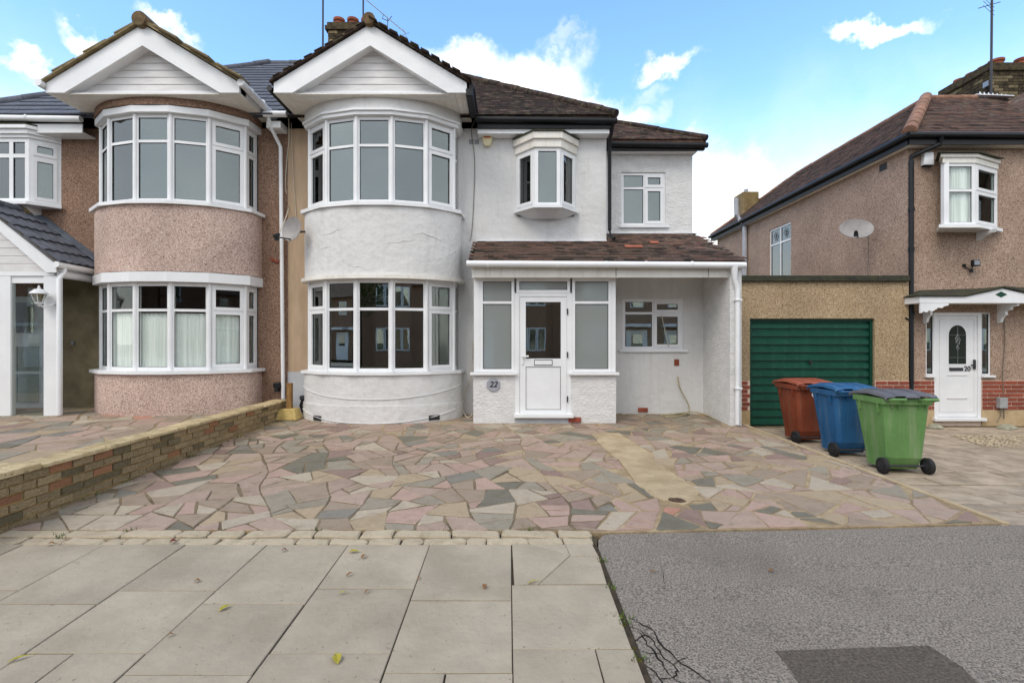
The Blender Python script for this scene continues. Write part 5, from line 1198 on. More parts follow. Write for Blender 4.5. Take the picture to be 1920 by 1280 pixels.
for (cx, cz_, s_) in ((X, zc+.10, .06), (X, zc+.0, .075), (X, zc-.1, .05), (X-.0, zc+.06, .10)):
    m.tube([(cx, YN+.003, cz_+s_), (cx-s_*.5, YN+.003, cz_), (cx, YN+.003, cz_-s_), (cx+s_*.5, YN+.003, cz_), (cx, YN+.003, cz_+s_)], .004, 4)
for z in (zA+.12, zB+.0): m.tube([(X-ra, YN+.003, z), (X+ra, YN+.003, z)], .004, 4)
m.tube([(X, YN+.003, zA), (X, YN+.003, zB+ra)], .004, 4)
m.build('leading', METAL, d20)
m = MB(); m.box(X-.15, X+.11, YN+.006, YN+.019, zz(695, YN)-.0, zz(689, YN)); m.build('letter_box', METALD, d20)
text('20', 'number', .125, (xx(1815, YN), YN+.014, zz(691.5, YN)), (R(90), 0, 0), INK, d20, boldoff=.002)
for (za, zb_) in ((702, 704), (745, 748)):
    m = MB(); m.box(X-.19, X+.19, YN+.008, YN+.0195, zz(zb_, YN), zz(za, YN)); m.build('moulding', CLAD, d20, bevel=.003)
e = .006
m = MB(); xa, xb = dL+.06, dR-.06
m.box(xa, xa+e, YN+.014, YN+.0195, .26, zdo1-.12); m.box(xb-e, xb, YN+.014, YN+.0195, .26, zdo1-.12); m.box(xa+e, xb-e, YN+.014, YN+.0195, zdo1-.126, zdo1-.12); m.box(xa+e, xb-e, YN+.014, YN+.0195, .26, .266); m.build('panel_moulding', CLAD, d20)
m = MB(); m.box(xx(1827, YN)-.012, xx(1827, YN)+.014, YN-.02, YN+.019, zz(692, YN), zz(674, YN)); m.box(xx(1827, YN)-.09, xx(1827, YN), YN-.03, YN-.021, zz(686, YN), zz(683, YN)); m.build('handle', METALD, d20, bevel=.003)
for xa, xb in ((sL0, sL1), (sR0, sR1)):
    window(hr, (xa, YN+.01), (xb, YN+.01), zz(703, YN), zdo1, [(1, 'f')], None, glass=GLD, fw=.022, name='side_light')
b = MB(); b.box(sL0-.03, dL-.06, YN-.05, YN+.0, zz(707, YN), zz(703, YN)-.002); b.build('sill', PVC, hr); b = MB(); b.box(dR+.06, sR1+.06, YN-.05, YN, zz(707, YN), zz(703, YN)-.002); b.build('sill', PVC, hr)
# canopy of 20
yc = YN-.42
cn = MB(); k0, k1, kp = xx(1724, yc), xx(2036, yc), xx(1880, yc)
za, zb_, zp = zz(568, yc), zz(556, yc), zz(541, yc)
k2, k3 = xx(1818, yc), xx(1942, yc)
cn.prism([(k0, yc, za), (k1, yc, za), (k1, yc, zb_), (k3+.05, yc, zb_+.0), (kp, yc, zp), (k2-.05, yc, zb_+.0), (k0, yc, zb_)], (0, .03, 0)); cn.box(k0, k0+.03, yc+.031, YN, za, zb_); cn.build('canopy_fascia', PVC, hr)
cn = MB(); z2 = zz(538, yc)
cn.v += [Vector(p) for p in ((k0-.03, yc-.03, zb_+.002), (k2-.1, yc-.03, zb_+.002), (kp, yc-.03, zp+.015), (k3+.1, yc-.03, zb_+.002), (k1, yc-.03, zb_+.002), (k1, YN, zb_+.16), (kp, YN, zp+.05), (k0+.35, YN, zb_+.16), (k0-.03, YN, zb_+.02),
                              (k0-.03, yc-.03, zb_+.025), (k2-.1, yc-.03, zb_+.025), (kp, yc-.03, zp+.045), (k3+.1, yc-.03, zb_+.025), (k1, yc-.03, zb_+.025))]
cn.f += [[9, 10, 7, 8], [10, 11, 6, 7], [11, 12, 5, 6], [12, 13, 5], [0, 1, 10, 9], [1, 2, 11, 10], [2, 3, 12, 11], [3, 4, 13, 12], [0, 9, 8]]; cn.m += [0]*9
cn.build('canopy_roof', BITUM, hr)
cn = MB(); cn.box(k0+.03, k1, yc+.03, YN-.002, za+.0, za+.02); cn.build('canopy_soffit', CREAM, hr)
zd = zz(552, yc); X = xx(1874+3, yc)
cn = MB(); cn.prism([(X-.11, yc-.004, zd), (X, yc-.004, zd-.055), (X+.11, yc-.004, zd), (X, yc-.004, zd+.055)], (0, .003, 0)); cn.build('green_diamond', GREENF, hr)
def scroll(x, nm='canopy_bracket'):
    m = MB(); P = [(yc+.03, za-.002), (YN-.002, za-.002), (YN-.002, za-.36), (YN-.07, za-.34), (YN-.10, za-.25), (YN-.17, za-.20), (YN-.16, za-.14), (YN-.26, za-.11), (YN-.27, za-.06), (yc+.05, za-.05)]
    m.prism([(x, a, c) for a, c in P], (.05, 0, 0)); m.build(nm, PVC, hr)
scroll(sL0-.06); scroll(sR1+.12)
m = MB(); P = [(0, 0), (.52, 0), (.52, -.04), (.44, -.055), (.40, -.09), (.33, -.08), (.27, -.12), (.22, -.155), (.16, -.13), (.12, -.17), (.05, -.15), (.03, -.18), (0, -.18)]
m.prism([(k0+.02+a, yc+.005, za-.002+c) for a, c in P], (0, .03, 0)); m.build('canopy_valance', PVC, hr)
pieces('tile', TR, hr)
pieces('brick', BR, hr)
# ---- garage
YGa = 9.42; GX0 = 4.30; GX1 = XN-.045
ga = thing('garage', ((GX0+GX1)/2, 11.5, 0), 'yellowish pebbledash flat-roofed garage with green ribbed door', 'garage')
gx0, gx1 = xx(1406, YGa), xx(1640, YGa); gz1 = zz(597, YGa)
BG = []
b = MB(); wall(b, GX0, GX1, 0, 2.80, YGa, .2, [(gx0, gx1, 0, gz1)]); b.build('wall', GARP, ga)
b = MB(); b.box(GX0, GX0+.2, YGa+.202, 15, 0, 2.8); b.box(GX0+.2, GX1, 14.8, 15, 0, 2.8); b.box(GX0+.2, GX1, YGa+.202, 14.8, 2.62, 2.7); b.build('rear_walls', GARP, ga)
b = MB(); z0_, z1_ = zz(528, YGa), zz(517, YGa); b.box(GX0-.04, GX1-.02, YGa-.07, YGa-.002, z0_, z1_); b.box(GX0-.04, GX1-.02, YGa+.0, YGa+.25, 2.801, z1_-.002); b.build('parapet_felt', BITUM, ga, bevel=.012)
for xa, xb in ((GX0, gx0-.002), (gx1+.002, GX1)):
    b = MB(); b.box(xa+.02 if xa == GX0 else xa, xb, YGa-.008, YGa, zb0, zb1); b.build('mortar_bed', MORTARP, ga); bricks(BG, xa, xb, zb0, zb1, YGa-.012, [BRICKR], [1], t=.02, gap=.019)
    b = MB(); b.box(xa, xb, YGa-.012, YGa, 0, zb0-.004); b.build('plinth', mat('garage_plinth', rgb(196, 170, 130), rgb(170, 144, 104), rough=.9, scale=4), ga)
pieces('brick', BG, ga)
fr = .05
b = MB(); b.box(gx0+.002, gx0+fr, YGa+.05, YGa+.12, 0, gz1-.002); b.box(gx1-fr, gx1-.002, YGa+.05, YGa+.12, 0, gz1-.002); b.box(gx0+fr, gx1-fr, YGa+.051, YGa+.12, gz1-fr, gz1-.002); b.build('door_frame', GREENF, ga)
b = MB(); b.box(gx0+fr, gx1-fr, YGa+.10, YGa+.12, 0.01, gz1-fr); gd = b.build('garage_door', GREEN, ga)
n = 13; hgt = (gz1-fr-.01)/n
for k in range(n):
    z = .01+k*hgt; b = MB(); yy = YGa+.068 if k % 1 == 0 else YGa+.08
    hh = hgt*.60
    b.prism([(gx0+fr+.012, YGa+.099, z+.006), (gx0+fr+.012, yy, z+.016), (gx0+fr+.012, yy, z+hh), (gx0+fr+.012, YGa+.099, z+hh+.02)], (gx1-gx0-2*fr-.024, 0, 0)); b.build('door_rib', GREEN, gd)
b = MB(); X = (gx0+gx1)/2; z = zz(679, YGa); b.lathe((X, YGa+.045, z), [(.03, 0), (.03, .03)], 10, 'y'); b.box(X-.008, X+.008, YGa+.03, YGa+.045, z-.06, z+.04); b.build('handle', METALD, gd)
# ================================================================== STREET-SIDE THINGS
# wheelie bins, backs (wheels, handles) towards the street
def bin_(x, y, body, lid, label, sticker=False, open_=0, rot=0):
    r = thing('wheelie_bin', (x, y, 0), label, 'wheelie bin', 'wheelie bins in a row on the right-hand drive')
    W0, W1, D0, D1, H = .215, .275, .20, .30, .92
    def pt(u, v, z): return Vector((x+u, y+v, z))
    m = MB(); zb_ = .06
    n = 5; rings = []
    def ring(w_, df, db, z, c=.045):          # df towards -Y (back), db towards +Y (front)
        P = [(-w_+c, -df), (w_-c, -df), (w_, -df+c), (w_, db-c), (w_-c, db), (-w_+c, db), (-w_, db-c), (-w_, -df+c)]
        return [pt(a, b_, z) for a, b_ in P]
    for (w_, df, db, z) in ((.205, .17, .22, .05), (.212, .24, .23, .20), (.27, .27, .335, .84), (.27, .27, .335, .845), (.285, .285, .35, .85), (.295, .30, .36, .855), (.295, .30, .36, .93)): rings.append(ring(w_, df, db, z))
    i0 = 0
    for q in rings: m.v += q
    for k in range(len(rings)-1):
        for j in range(8): a = k*8+j; b2 = k*8+(j+1) % 8; m.f.append([a, b2, b2+8, a+8]); m.m.append(0)
    m.f.append(list(range(8))[::-1]); m.f.append([(len(rings)-1)*8+j for j in range(8)]); m.m += [0, 0]
    m.build('body', body, r, bevel=.008)
    # ribs under the rim
    for u in (-.20, -.12, .12, .20):
        m = MB(); m.v = [pt(u-.008, -.295, .86), pt(u+.008, -.295, .86), pt(u+.008, -.255, .74), pt(u-.008, -.255, .74), pt(u-.008, -.25, .86), pt(u+.008, -.25, .86)]; m.f = [[0, 1, 2, 3], [0, 3, 4], [1, 5, 2], [4, 5, 1, 0]]; m.m = [0]*4; m.build('rib', body, r)
    for v in (-.16, .18):
        m = MB(); m.box(x-.297, x-.262, y+v-.01, y+v+.01, .75, .858); m.build('rib', body, r)
    # lid: overhanging, ridged, slightly domed
    L = MB(); ov = .012
    secs = [(-.335, .955), (-.30, .985), (-.18, 1.0), (0, 1.012), (.22, .995), (.36, .965), (.39, .945)]
    us = [(-.31, -.045), (-.295, -.012), (-.2, 0), (-.195, .012), (-.08, .014), (-.075, .002), (.075, .002), (.08, .014), (.195, .012), (.2, 0), (.295, -.012), (.31, -.045)]
    for (v, z) in secs:
        for (u, dz) in us: L.v.append(pt(u, v, z+dz*(1 if -.3 < v < .36 else .8)+(v*open_)))
    nu = len(us)
    for k in range(len(secs)-1):
        for j in range(nu-1): a = k*nu+j; L.f.append([a, a+1, a+nu+1, a+nu]); L.m.append(0)
    base = len(L.v)
    for (v, z) in secs:
        for (u, dz) in us: L.v.append(pt(u*.96, v*.97, z+dz-.012+(v*open_)))
    for k in range(len(secs)-1):
        for j in range(nu-1): a = base+k*nu+j; L.f.append([a, a+nu, a+nu+1, a+1]); L.m.append(0)
    for k in range(len(secs)-1):
        for j in (0, nu-1): a = k*nu+j; L.f.append([a, a+nu, base+a+nu, base+a]); L.m.append(0)
    for j in range(nu-1):
        for k in (0, len(secs)-1): a = k*nu+j; L.f.append([a, base+a, base+a+1, a+1]); L.m.append(0)
    L.build('lid', lid, r, smooth=True)
    for s in (-1, 1):                          # handle grips and hinge
        m = MB(); m.tube([pt(s*.10, -.37, .925), pt(s*.27, -.37, .925)], .018, 8); m.tube([pt(s*.10, -.37, .925), pt(s*.10, -.29, .90)], .014, 8); m.tube([pt(s*.27, -.37, .925), pt(s*.27, -.29, .90)], .014, 8); m.build('handle', body, r, smooth=True)
    m = MB(); m.tube([pt(-.08, -.335, .95), pt(.08, -.335, .95)], .014, 8); m.build('hinge', lid, r)
    m = MB(); m.tube([pt(-.27, -.215, .10), pt(.27, -.215, .10)], .012, 8); m.build('axle', METALD, r)
    for s in (-1, 1):
        m = MB(); c = pt(s*.265, -.215, .10)
        prof = [(.055, -.028), (.085, -.03), (.10, -.02), (.10, .02), (.085, .03), (.055, .028)]
        m.lathe(c, prof, 20, 'x'); wh = m.build('wheel', RUBBER, r, smooth=True)
        m = MB(); m.lathe(c, [(.05, -.034), (.05, .034)], 14, 'x'); m.lathe(c, [(.02, -.045), (.02, .045)], 10, 'x'); m.build('hub', METALD, wh)
    if sticker:
        m = MB(); m.lathe(pt(-.05, -.30, .80), [(.03, -.002), (.03, .002)], 14, 'y')
        c = pt(0, -.262, .78); m = MB(); m.lathe(c, [(.045, -.012), (.045, .01)], 16, 'y'); st = m.build('round_sticker', PVC, r)
        text('0', 'digit', .07, (x, y-.275, .78), (R(90), 0, 0), INK, r)
    if rot:
        r.rotation_euler = (0, 0, rot)
    return r
bin_(4.86, 6.05+.24, BING, BINGL, 'green wheelie bin with grey lid, nearest of the row', rot=R(-3))
bin_(4.84, 6.95+.24, BINB, BINB, 'blue wheelie bin between the brown one and the green one', rot=R(-2))
bin_(4.80, 7.85+.24, BINO, BINOL, 'orange-brown wheelie bin with round white sticker, farthest of the row', sticker=True, rot=R(2))
def tube_thing(name, pts, r, m, label, cat, group=None, n=6, subd=4):
    P = [Vector(p) for p in pts]; Q = []
    for i in range(len(P)-1):
        p0, p1, p2, p3 = P[max(i-1, 0)], P[i], P[i+1], P[min(i+2, len(P)-1)]
        for j in range(subd):
            t = j/subd; Q.append(.5*((2*p1)+(-p0+p2)*t+(2*p0-5*p1+4*p2-p3)*t*t+(-p0+3*p1-3*p2+p3)*t**3))
    Q.append(P[-1]); mb = MB(); c = P[0]; mb.tube([q-c for q in Q], r, n); o = mb.build(name, m, smooth=True); o.location = c; return tag(o, label, cat, group)
def pp3(px_, py, D): return (xx(px_, D), D, zz(py, D))
# satellite dish at the party line
def dish(name, c, nrm, rx, ry, armto, lab, feed=None, back=None, flip=1):
    r = thing(name, c, lab, 'satellite dish'); c = Vector(c); nrm = Vector(nrm).normalized()
    x = nrm.cross(Vector((0, 0, 1))).normalized(); y = x.cross(nrm)
    m = MB(); n = 24; R_ = 5
    for k in range(R_+1):
        q = k/R_
        for j in range(n):
            a = 2*math.pi*j/n; m.v.append(c+x*math.cos(a)*rx*q+y*math.sin(a)*ry*q+nrm*(q*q*.06-.06))
    for k in range(R_+1):
        q = k/R_
        for j in range(n):
            a = 2*math.pi*j/n; m.v.append(c+x*math.cos(a)*rx*q+y*math.sin(a)*ry*q+nrm*(q*q*.06-.072))
    B = (R_+1)*n
    for k in range(R_):
        for j in range(n):
            a = k*n+j; b2 = k*n+(j+1) % n; m.f.append([a, b2, b2+n, a+n]); m.f.append([B+a, B+a+n, B+b2+n, B+b2]); m.m += [0, 0]
    for j in range(n): a = R_*n+j; b2 = R_*n+(j+1) % n; m.f.append([a, b2, B+b2, B+a]); m.m.append(0)
    m.build('reflector', DISH, r, smooth=True)
    f = Vector(feed)
    m = MB(); m.tube([c-y*ry*.85-nrm*.01, f+Vector((0, 0, -.03))], .012, 8); m.build('feed_arm', METALD, r)
    m = MB(); d = (c-f).normalized(); m.tube([f-d*.06, f+d*.05], [.035, .028], 10); m.box(f.x-.03, f.x+.03, f.y-.03, f.y+.03, f.z-.09, f.z-.02); m.build('receiver', BLACK, r, bevel=.006)
    a = Vector(armto); m = MB(); m.tube([c-nrm*.07, c-nrm*.16, a], .018, 8); m.build('mount_arm', METALD, r, smooth=True)
    m = MB(); m.box(a.x-.05, a.x+.03, a.y-.03, a.y+.03, a.z-.09, a.z+.09); m.build('wall_plate', METALD, r, bevel=.004)
cD = pp3(546, 429, 8.55)
dish('satellite_dish', cD, (-.34, -.94, .14), .20, .215, pp3(579, 434, 9.0), 'grey satellite dish sticking out between the brown and white bow windows', feed=pp3(519, 441, 8.32))
cE = pp3(1606, 428, 10.1)
dish('satellite_dish', cE, (-.25, -1, .42), .31, .23, (XN, 10.5, zz(430, 10.5)), 'grey satellite dish on the side wall above the garage', feed=pp3(1605, 435, 9.75))
# alarm boxes
def alarm(px_, py, D, wpx, hpx, m, lab, red=False, sq=False):
    X, Y, Z = pp3(px_, py, D); w_ = wpx/930*D/2; h_ = hpx/930*D/2
    r = thing('alarm_box', (X, Y, Z), lab, 'alarm box')
    b = MB(); 
    P = [(-.55, 1), (.55, 1), (.95, .6), (1, -.2), (.7, -.85), (.3, -1), (-.3, -1), (-.7, -.85), (-1, -.2), (-.95, .6)]
    if sq: P = [(-.9, 1), (.9, 1), (1, -1), (-1, -1)]
    b.prism([(X+a*w_, Y-.09, Z+c*h_) for a, c in P], (0, .09, 0)); b.build('cover', m, r, bevel=.012)
    if red:
        for k, dz in enumerate((.35, -.05)):
            b = MB(); b.box(X-w_*.6, X+w_*.6, Y-.093, Y-.0905, Z+h_*(dz-.10), Z+h_*(dz+.14)); b.build('print_band', ALARMR, r)
        b = MB(); b.prism([(X-w_*.4, Y-.094, Z+h_*.55), (X+w_*.4, Y-.094, Z+h_*.55), (X+w_*.2, Y-.094, Z+h_*.9), (X-w_*.2, Y-.094, Z+h_*.9)], (0, .003, 0)); b.build('strobe', BRICKD, r)
    else:
        b = MB(); b.box(X-w_*.9, X+w_*.9, Y-.08, Y-.01, Z-h_*1.15, Z-h_*.9); b.build('strobe', BLACK, r)
alarm(914, 260, YW, 19, 33, ALARM, 'cream and orange alarm box under the eaves of the white house', True)
alarm(1735, 300, YN, 19, 24, PVC, 'white alarm box with dark base beside the black downpipe', sq=True)
b = MB(); X, Z = xx(887, YW), zz(265, YW)
for k in (0, 1):
    b = MB(); b.box(X-.075+k*.1, X+.015+k*.1, YW-.012, YW, Z-.06, Z+.03); av = b.build('air_brick', GREYW, h22)
    for i in range(3):
        for j in range(3): b = MB()
    b = MB()
    for i in range(3):
        for j in range(3): b.box(X-.068+k*.1+i*.027, X-.05+k*.1+i*.027, YW-.0135, YW-.0125, Z-.052+j*.027, Z-.036+j*.027)
    b.build('vent_hole', METALD, av)
# floodlight on 20
X, Y, Z = pp3(1829, 493, YN-.12)
fl = thing('floodlight', (X, Y, Z), 'small black floodlight on the pebbledash above the door canopy', 'floodlight')
b = MB(); b.box(X-.07, X+.07, Y-.03, Y+.03, Z-.06, Z+.06); b.build('housing', BLACK, fl, bevel=.01)
b = MB(); b.box(X-.05, X+.05, Y-.036, Y-.031, Z-.04, Z+.045); b.build('lens', METAL, fl)
b = MB(); b.tube([(X-.02, Y+.03, Z-.05), (X-.03, Y+.06, Z-.13), (X-.1, YN-.01, Z-.06)], .012, 6); b.lathe((X-.03, Y+.05, Z-.14), [(.03, -.03), (.03, .03)], 10); b.lathe((X-.12, YN-.03, Z-.03), [(.03, 0), (.03, .03)], 10, 'y'); b.build('sensor_bracket', BLACK, fl, smooth=True)
# aerials
def mast(name, p0, p1, r, lab):
    t = thing(name, p0, lab, 'aerial'); b = MB(); b.tube([p0, p1], r, 8); b.build('mast', METALD, t); return t
mA = mast('aerial_mast', (xx(605, 13), 13.0, 7.9), (xx(606, 13), 13.0, 12.2), .025, 'plain thin aerial mast left of the chimney pots of the white house')
mB_ = mast('tv_aerial', (xx(681, 12.6), 12.6, 8.2), (xx(681, 12.6), 12.6, zz(-40, 12.6)), .022, 'television aerial with long slanting boom above the white gable')
a = Vector(pp3(672, -12, 12.6)); c = Vector(pp3(760, 62, 11.9)); b = MB(); b.tube([a, c], .013, 6); b.build('boom', METAL, mB_)
d = c-a
for i in range(14):
    p = a+d*(.12+i*.062); b = MB(); q = Vector((.06, .14, .0))*(1.0-.02*i); b.tube([p-q, p+q], .005, 4); b.build('element', METAL, mB_)
b = MB(); b.tube([c+Vector((-.05, -.1, -.12)), c+Vector((.02, .02, 0)), c+Vector((.08, .1, .06))], .006, 4); b.tube([c+Vector((-.08, 0, .1)), c, c+Vector((.03, 0, -.12))], .006, 4); b.build('element', METAL, mB_)
p = a+d*.55; b = MB(); b.tube([p, p+Vector((-.03, 0, -.1)), p+Vector((.12, 0, -.16)), p+Vector((.2, 0, -.04))], .009, 5); b.tube([p+Vector((.1, 0, -.1)), p+Vector((.1, 0, -.35))], .009, 5); b.build('dipole', METALD, mB_)
mC = mast('tv_aerial', (xx(1858, 11.6), 11.6, 7.2), (xx(1860, 11.6), 11.6, zz(-20, 11.6)), .024, 'television aerial on the right-hand chimney')
for z in (5, 12, 20):
    b = MB(); zc = zz(z, 11.6); X = xx(1856, 11.6); b.tube([(X-.25, 11.5, zc+.05), (X+.2, 11.7, zc-.05)], .006, 4); b.build('element', METAL, mC)
b = MB(); X = xx(1858, 11.6); b.tube([(X-.3, 11.6, zz(16, 11.6)), (X+.22, 11.6, zz(4, 11.6))], .01, 4); b.build('boom', METAL, mC)
b = MB(); b.box(xx(1858, 11.6)-.05, xx(1858, 11.6)+.05, 11.62, 11.75, zz(160, 11.6), zz(150, 11.6)); b.build('bracket', METAL, mC)
# cables
gC = 'thin cables run down the house fronts'
tube_thing('cable', [pp3(541, 222, 9.2), pp3(542, 260, 9.27), pp3(538, 300, 9.28), pp3(535, 350, 9.28), pp3(541, 390, 9.28), pp3(522, 442, 8.6)], .009, CABLE, 'white cable looping from the eaves to the dish on the party line', 'cable', gC)
tube_thing('cable', [pp3(546, 230, 9.27), pp3(550, 330, 9.28), pp3(556, 420, 9.28)], .006, CABLE, 'straight white cable on the tan strip beside the white bow', 'cable', gC)
tube_thing('cable', [pp3(524, 452, 8.6), pp3(516, 470, 9.25), pp3(525, 498, 9.27), pp3(527, 540, 9.27)], .006, CABLED, 'short grey cable hanging below the dish beside the white downpipe', 'cable', gC)
tube_thing('cable', [pp3(893, 222, 9.05), pp3(884, 245, 9.24), pp3(890, 300, 9.28), pp3(888, 380, 9.28), pp3(884, 440, 9.28), pp3(880, 452, 9.26)], .006, CABLED, 'thin grey cable on the white wall below the cream alarm box', 'cable', gC)
tube_thing('cable', [pp3(886, 640, 9.26), pp3(884, 700, 9.24), pp3(872, 735, 9.2), pp3(868, 765, 9.1), pp3(876, 782, 8.95), pp3(886, 776, 8.9)], .009, CABLE, 'pale cable coiled in the corner between white bow and porch', 'cable', gC)
tube_thing('cable', [pp3(1629, 445, 10.4), pp3(1628, 480, 10.45), pp3(1627, 516, 10.4)], .008, CABLED, 'thin cable hanging from the dish above the garage', 'cable', gC)
tube_thing('cable', [pp3(1882, 588, YN-.02), pp3(1884, 640, YN-.02), pp3(1880, 700, YN-.02), pp3(1882, 745, YN-.02)], .008, CABLED, 'grey cable running down to the meter box right of door 20', 'cable', gC)
tube_thing('hose', [pp3(1271, 705, 9.28), pp3(1274, 725, 9.27), pp3(1288, 752, 9.24), pp3(1292, 768, 9.2), pp3(1283, 777, 9.1), pp3(1255, 781, 8.95), pp3(1240, 778, 9.1), pp3(1262, 776, 9.22), pp3(1300, 772, 9.2), pp3(1322, 777, 9.1), pp3(1345, 788, 8.55)], .011, mat('hose', rgb(176, 164, 124), rough=.7), 'pale hose coming out of the white wall and curling on the ground', 'hose')
tube_thing('cable', [pp3(1240, 590, YR-.01), pp3(1246, 615, YR-.015), pp3(1254, 650, YR-.01)], .008, CABLE, 'white cable hanging across the recessed window', 'cable', gC)
# junction box low on the party line, meter box, drain gulley
X, Y, Z = pp3(520, 722, 9.2); o = MB(); o.box(-.06, .06, -.05, .05, -.05, .05); o.box(-.035, .035, -.055, .03, -.12, -.052); o = o.build('junction_box', BLACK, bevel=.01); o.location = (X, Y, Z); tag(o, 'small black box low on the brown wall beside the white downpipe', 'junction box')
X, Y, Z = pp3(571, 747, 9.15); r = thing('outdoor_tap', (X, Y, Z), 'dark boxed tap and pipe at the foot of the white bow window', 'tap')
b = MB(); b.box(X-.07, X+.07, Y-.06, Y+.06, Z-.02, Z+.06); b.build('cover', METALD, r, bevel=.01); b = MB(); b.tube([(X-.03, Y, Z-.02), (X-.06, Y-.02, Z-.12), (X-.02, Y-.02, Z-.24), (X+.02, Y-.02, Z-.3)], .03, 8); b.build('pipe', BLACK, r, smooth=True)
X, Y, Z = pp3(1879, 755, YN-.06); r = thing('meter_box', (X, Y, Z), 'small grey meter box on the red brick plinth of the right house', 'meter box')
b = MB(); b.box(X-.075, X+.075, Y-.04, Y+.055, Z-.10, Z+.10); b.build('box', mat('meter_grey', rgb(160, 162, 162), rough=.5), r, bevel=.008)
b = MB(); b.tube([(X-.02, Y, Z-.1), (X-.03, Y, Z-.25), (X-.12, Y-.02, Z-.36)], .01, 6); b.tube([(X+.03, Y, Z-.1), (X+.035, Y, Z-.3)], .01, 6); b.build('pipe', CABLED, r, smooth=True)
def lump(px_, py, D, w_, lab):
    X = xx(px_, D); mb = MB(); mb.lathe((0, 0, 0), [(w_, 0), (w_*1.05, .03), (w_*.8, .06), (w_*.5, .085), (w_*.2, .09)], 9)
    for v in mb.v: v.x *= random.uniform(.85, 1.1); v.y *= random.uniform(.5, .75)
    o = mb.build('stone', mat('pale_grey_rock', rgb(170, 168, 150), rgb(128, 126, 108), rough=.95, scale=9, bump=.5), bevel=.006); o.location = (X, D, .0); tag(o, lab, 'stone')
lump(1753, 801, 9.2, .15, 'flat grey stone on the ground left of the white door 20'); lump(1888, 799, 9.15, .17, 'flat grey stone on the ground below the meter box')
# timber post in a concrete block by the downpipe
r = thing('post_in_block', (xx(543, 8.75), 8.75, G(8.75)), 'old timber stake set in a yellow concrete block at the end of the garden wall', 'post')
X, Y, Z = r.location
b = MB(); b.hexa([(X-.20, Y-.17, Z), (X+.19, Y-.17, Z), (X+.19, Y+.15, Z), (X-.19, Y+.15, Z), (X-.14, Y-.12, Z+.19), (X+.14, Y-.12, Z+.2), (X+.13, Y+.11, Z+.2), (X-.13, Y+.11, Z+.19)]); b.build('block', BLOCK, r, bevel=.02)
b = MB(); b.box(X-.04, X+.045, Y-.04, Y+.04, Z+.19, Z+.64); b.build('stake', WOOD, r, bevel=.006)
o = MB(); o.hexa([(-.08, -.02, 0), (.09, -.02, -.06), (.09, .02, -.06), (-.08, .02, 0), (-.08, -.02, .05), (.09, -.02, -.01), (.09, .02, -.01), (-.08, .02, .05)]); o = o.build('exposed_brick', BRICKR, bevel=.004); o.location = Vector(pp3(515, 488, 9.28)); o.parent = hl; o.location -= rootloc(hl)
# fallen leaves
def leaf(px_, py, m, L_, W_, a, lab, on=G, dz=.004):
    x, y = g2(px_, py); mb = MB(); n = 7
    for i in range(n+1):
        t = i/n; w_ = W_*math.sin(math.pi*t**.8)*.5
        zc = .004+.012*math.sin(math.pi*t)*(1 if m != LEAFY else .6)
        for s, q in ((-1, 1), (0, 0), (1, 1)): mb.v.append(Vector((L_*(t-.5), s*w_, zc+q*w_*.4)))
    for i in range(n):
        for k in (0, 1): j = i*3+k; mb.f.append([j, j+1, j+4, j+3]); mb.m.append(0)
    mb.tube([(L_*.5, 0, .004), (L_*.72, .004, .006)], .0012, 4)
    o = mb.build('fallen_leaf', m, smooth=True); o.location = (x, y, on(y)+dz); o.rotation_euler = (random.uniform(-.15, .15), random.uniform(-.1, .1), a); tag(o, lab, 'leaf', 'fallen leaves on the paving')
for q in [(664, 1036, LEAFY, .085, .03, .1, 'green and yellow leaf near the rough edge stones, left of the centre'),
          (683, 1046, LEAFB, .05, .03, .8, 'curled brown leaf just behind the green and yellow one'),
          (656, 1079, LEAFB, .06, .016, .9, 'narrow brown leaf on the slab below the curled brown one'),
          (642, 1114, LEAFY, .055, .016, .3, 'narrow yellow leaf, left of a pair lying level on one slab'),
          (689, 1112, LEAFB, .05, .014, 1.0, 'narrow brown leaf, right of a pair lying level on one slab'),
          (786, 1087, LEAFB, .035, .014, 1.2, 'small brown leaf lying on a slab joint'),
          (909, 1102, LEAFB, .05, .028, 1.5, 'brown oval leaf alone on the middle slab'),
          (1000, 1093, LEAFY, .085, .015, .35, 'thin yellow leaf on the slab joint beside the cracked slab'),
          (632, 1237, LEAFY, .085, .042, 2.0, 'broad yellow-green leaf nearest the bottom edge'),
          (422, 1142, LEAFY, .07, .03, .9, 'curled yellow-green leaf on the left slabs'),
          (370, 1092, LEAFB, .035, .028, .2, 'small tan round leaf on the left slabs'),
          (533, 1034, LEAFR, .035, .03, .1, 'small dark red leaf on the slab close to the edge stones'),
          (325, 1018, LEAFR, .05, .045, .6, 'crumpled dark red leaf on the rough edge stones'),
          (96, 1022, LEAFB, .05, .03, .4, 'tan leaf at the left end of the edge stones'),
          (36, 1237, LEAFY, .09, .018, .7, 'thin yellow leaf on a joint at the far left of the slabs'),
          (320, 1194, LEAFB, .035, .015, .4, 'dark green-brown leaf on the long joint at left')]:
    leaf(*q)
leaf(1447, 1068, LEAFB, .05, .02, .1, 'small orange leaf on the asphalt near the drive', on=As)
leaf(1226, 1070, LEAFB, .05, .018, .2, 'orange-brown leaf on the asphalt beside the last slab', on=As)
FARB = mat('brown_red_brick_far', rgb(158, 124, 100), rgb(120, 92, 74), rough=.9, scale=20)
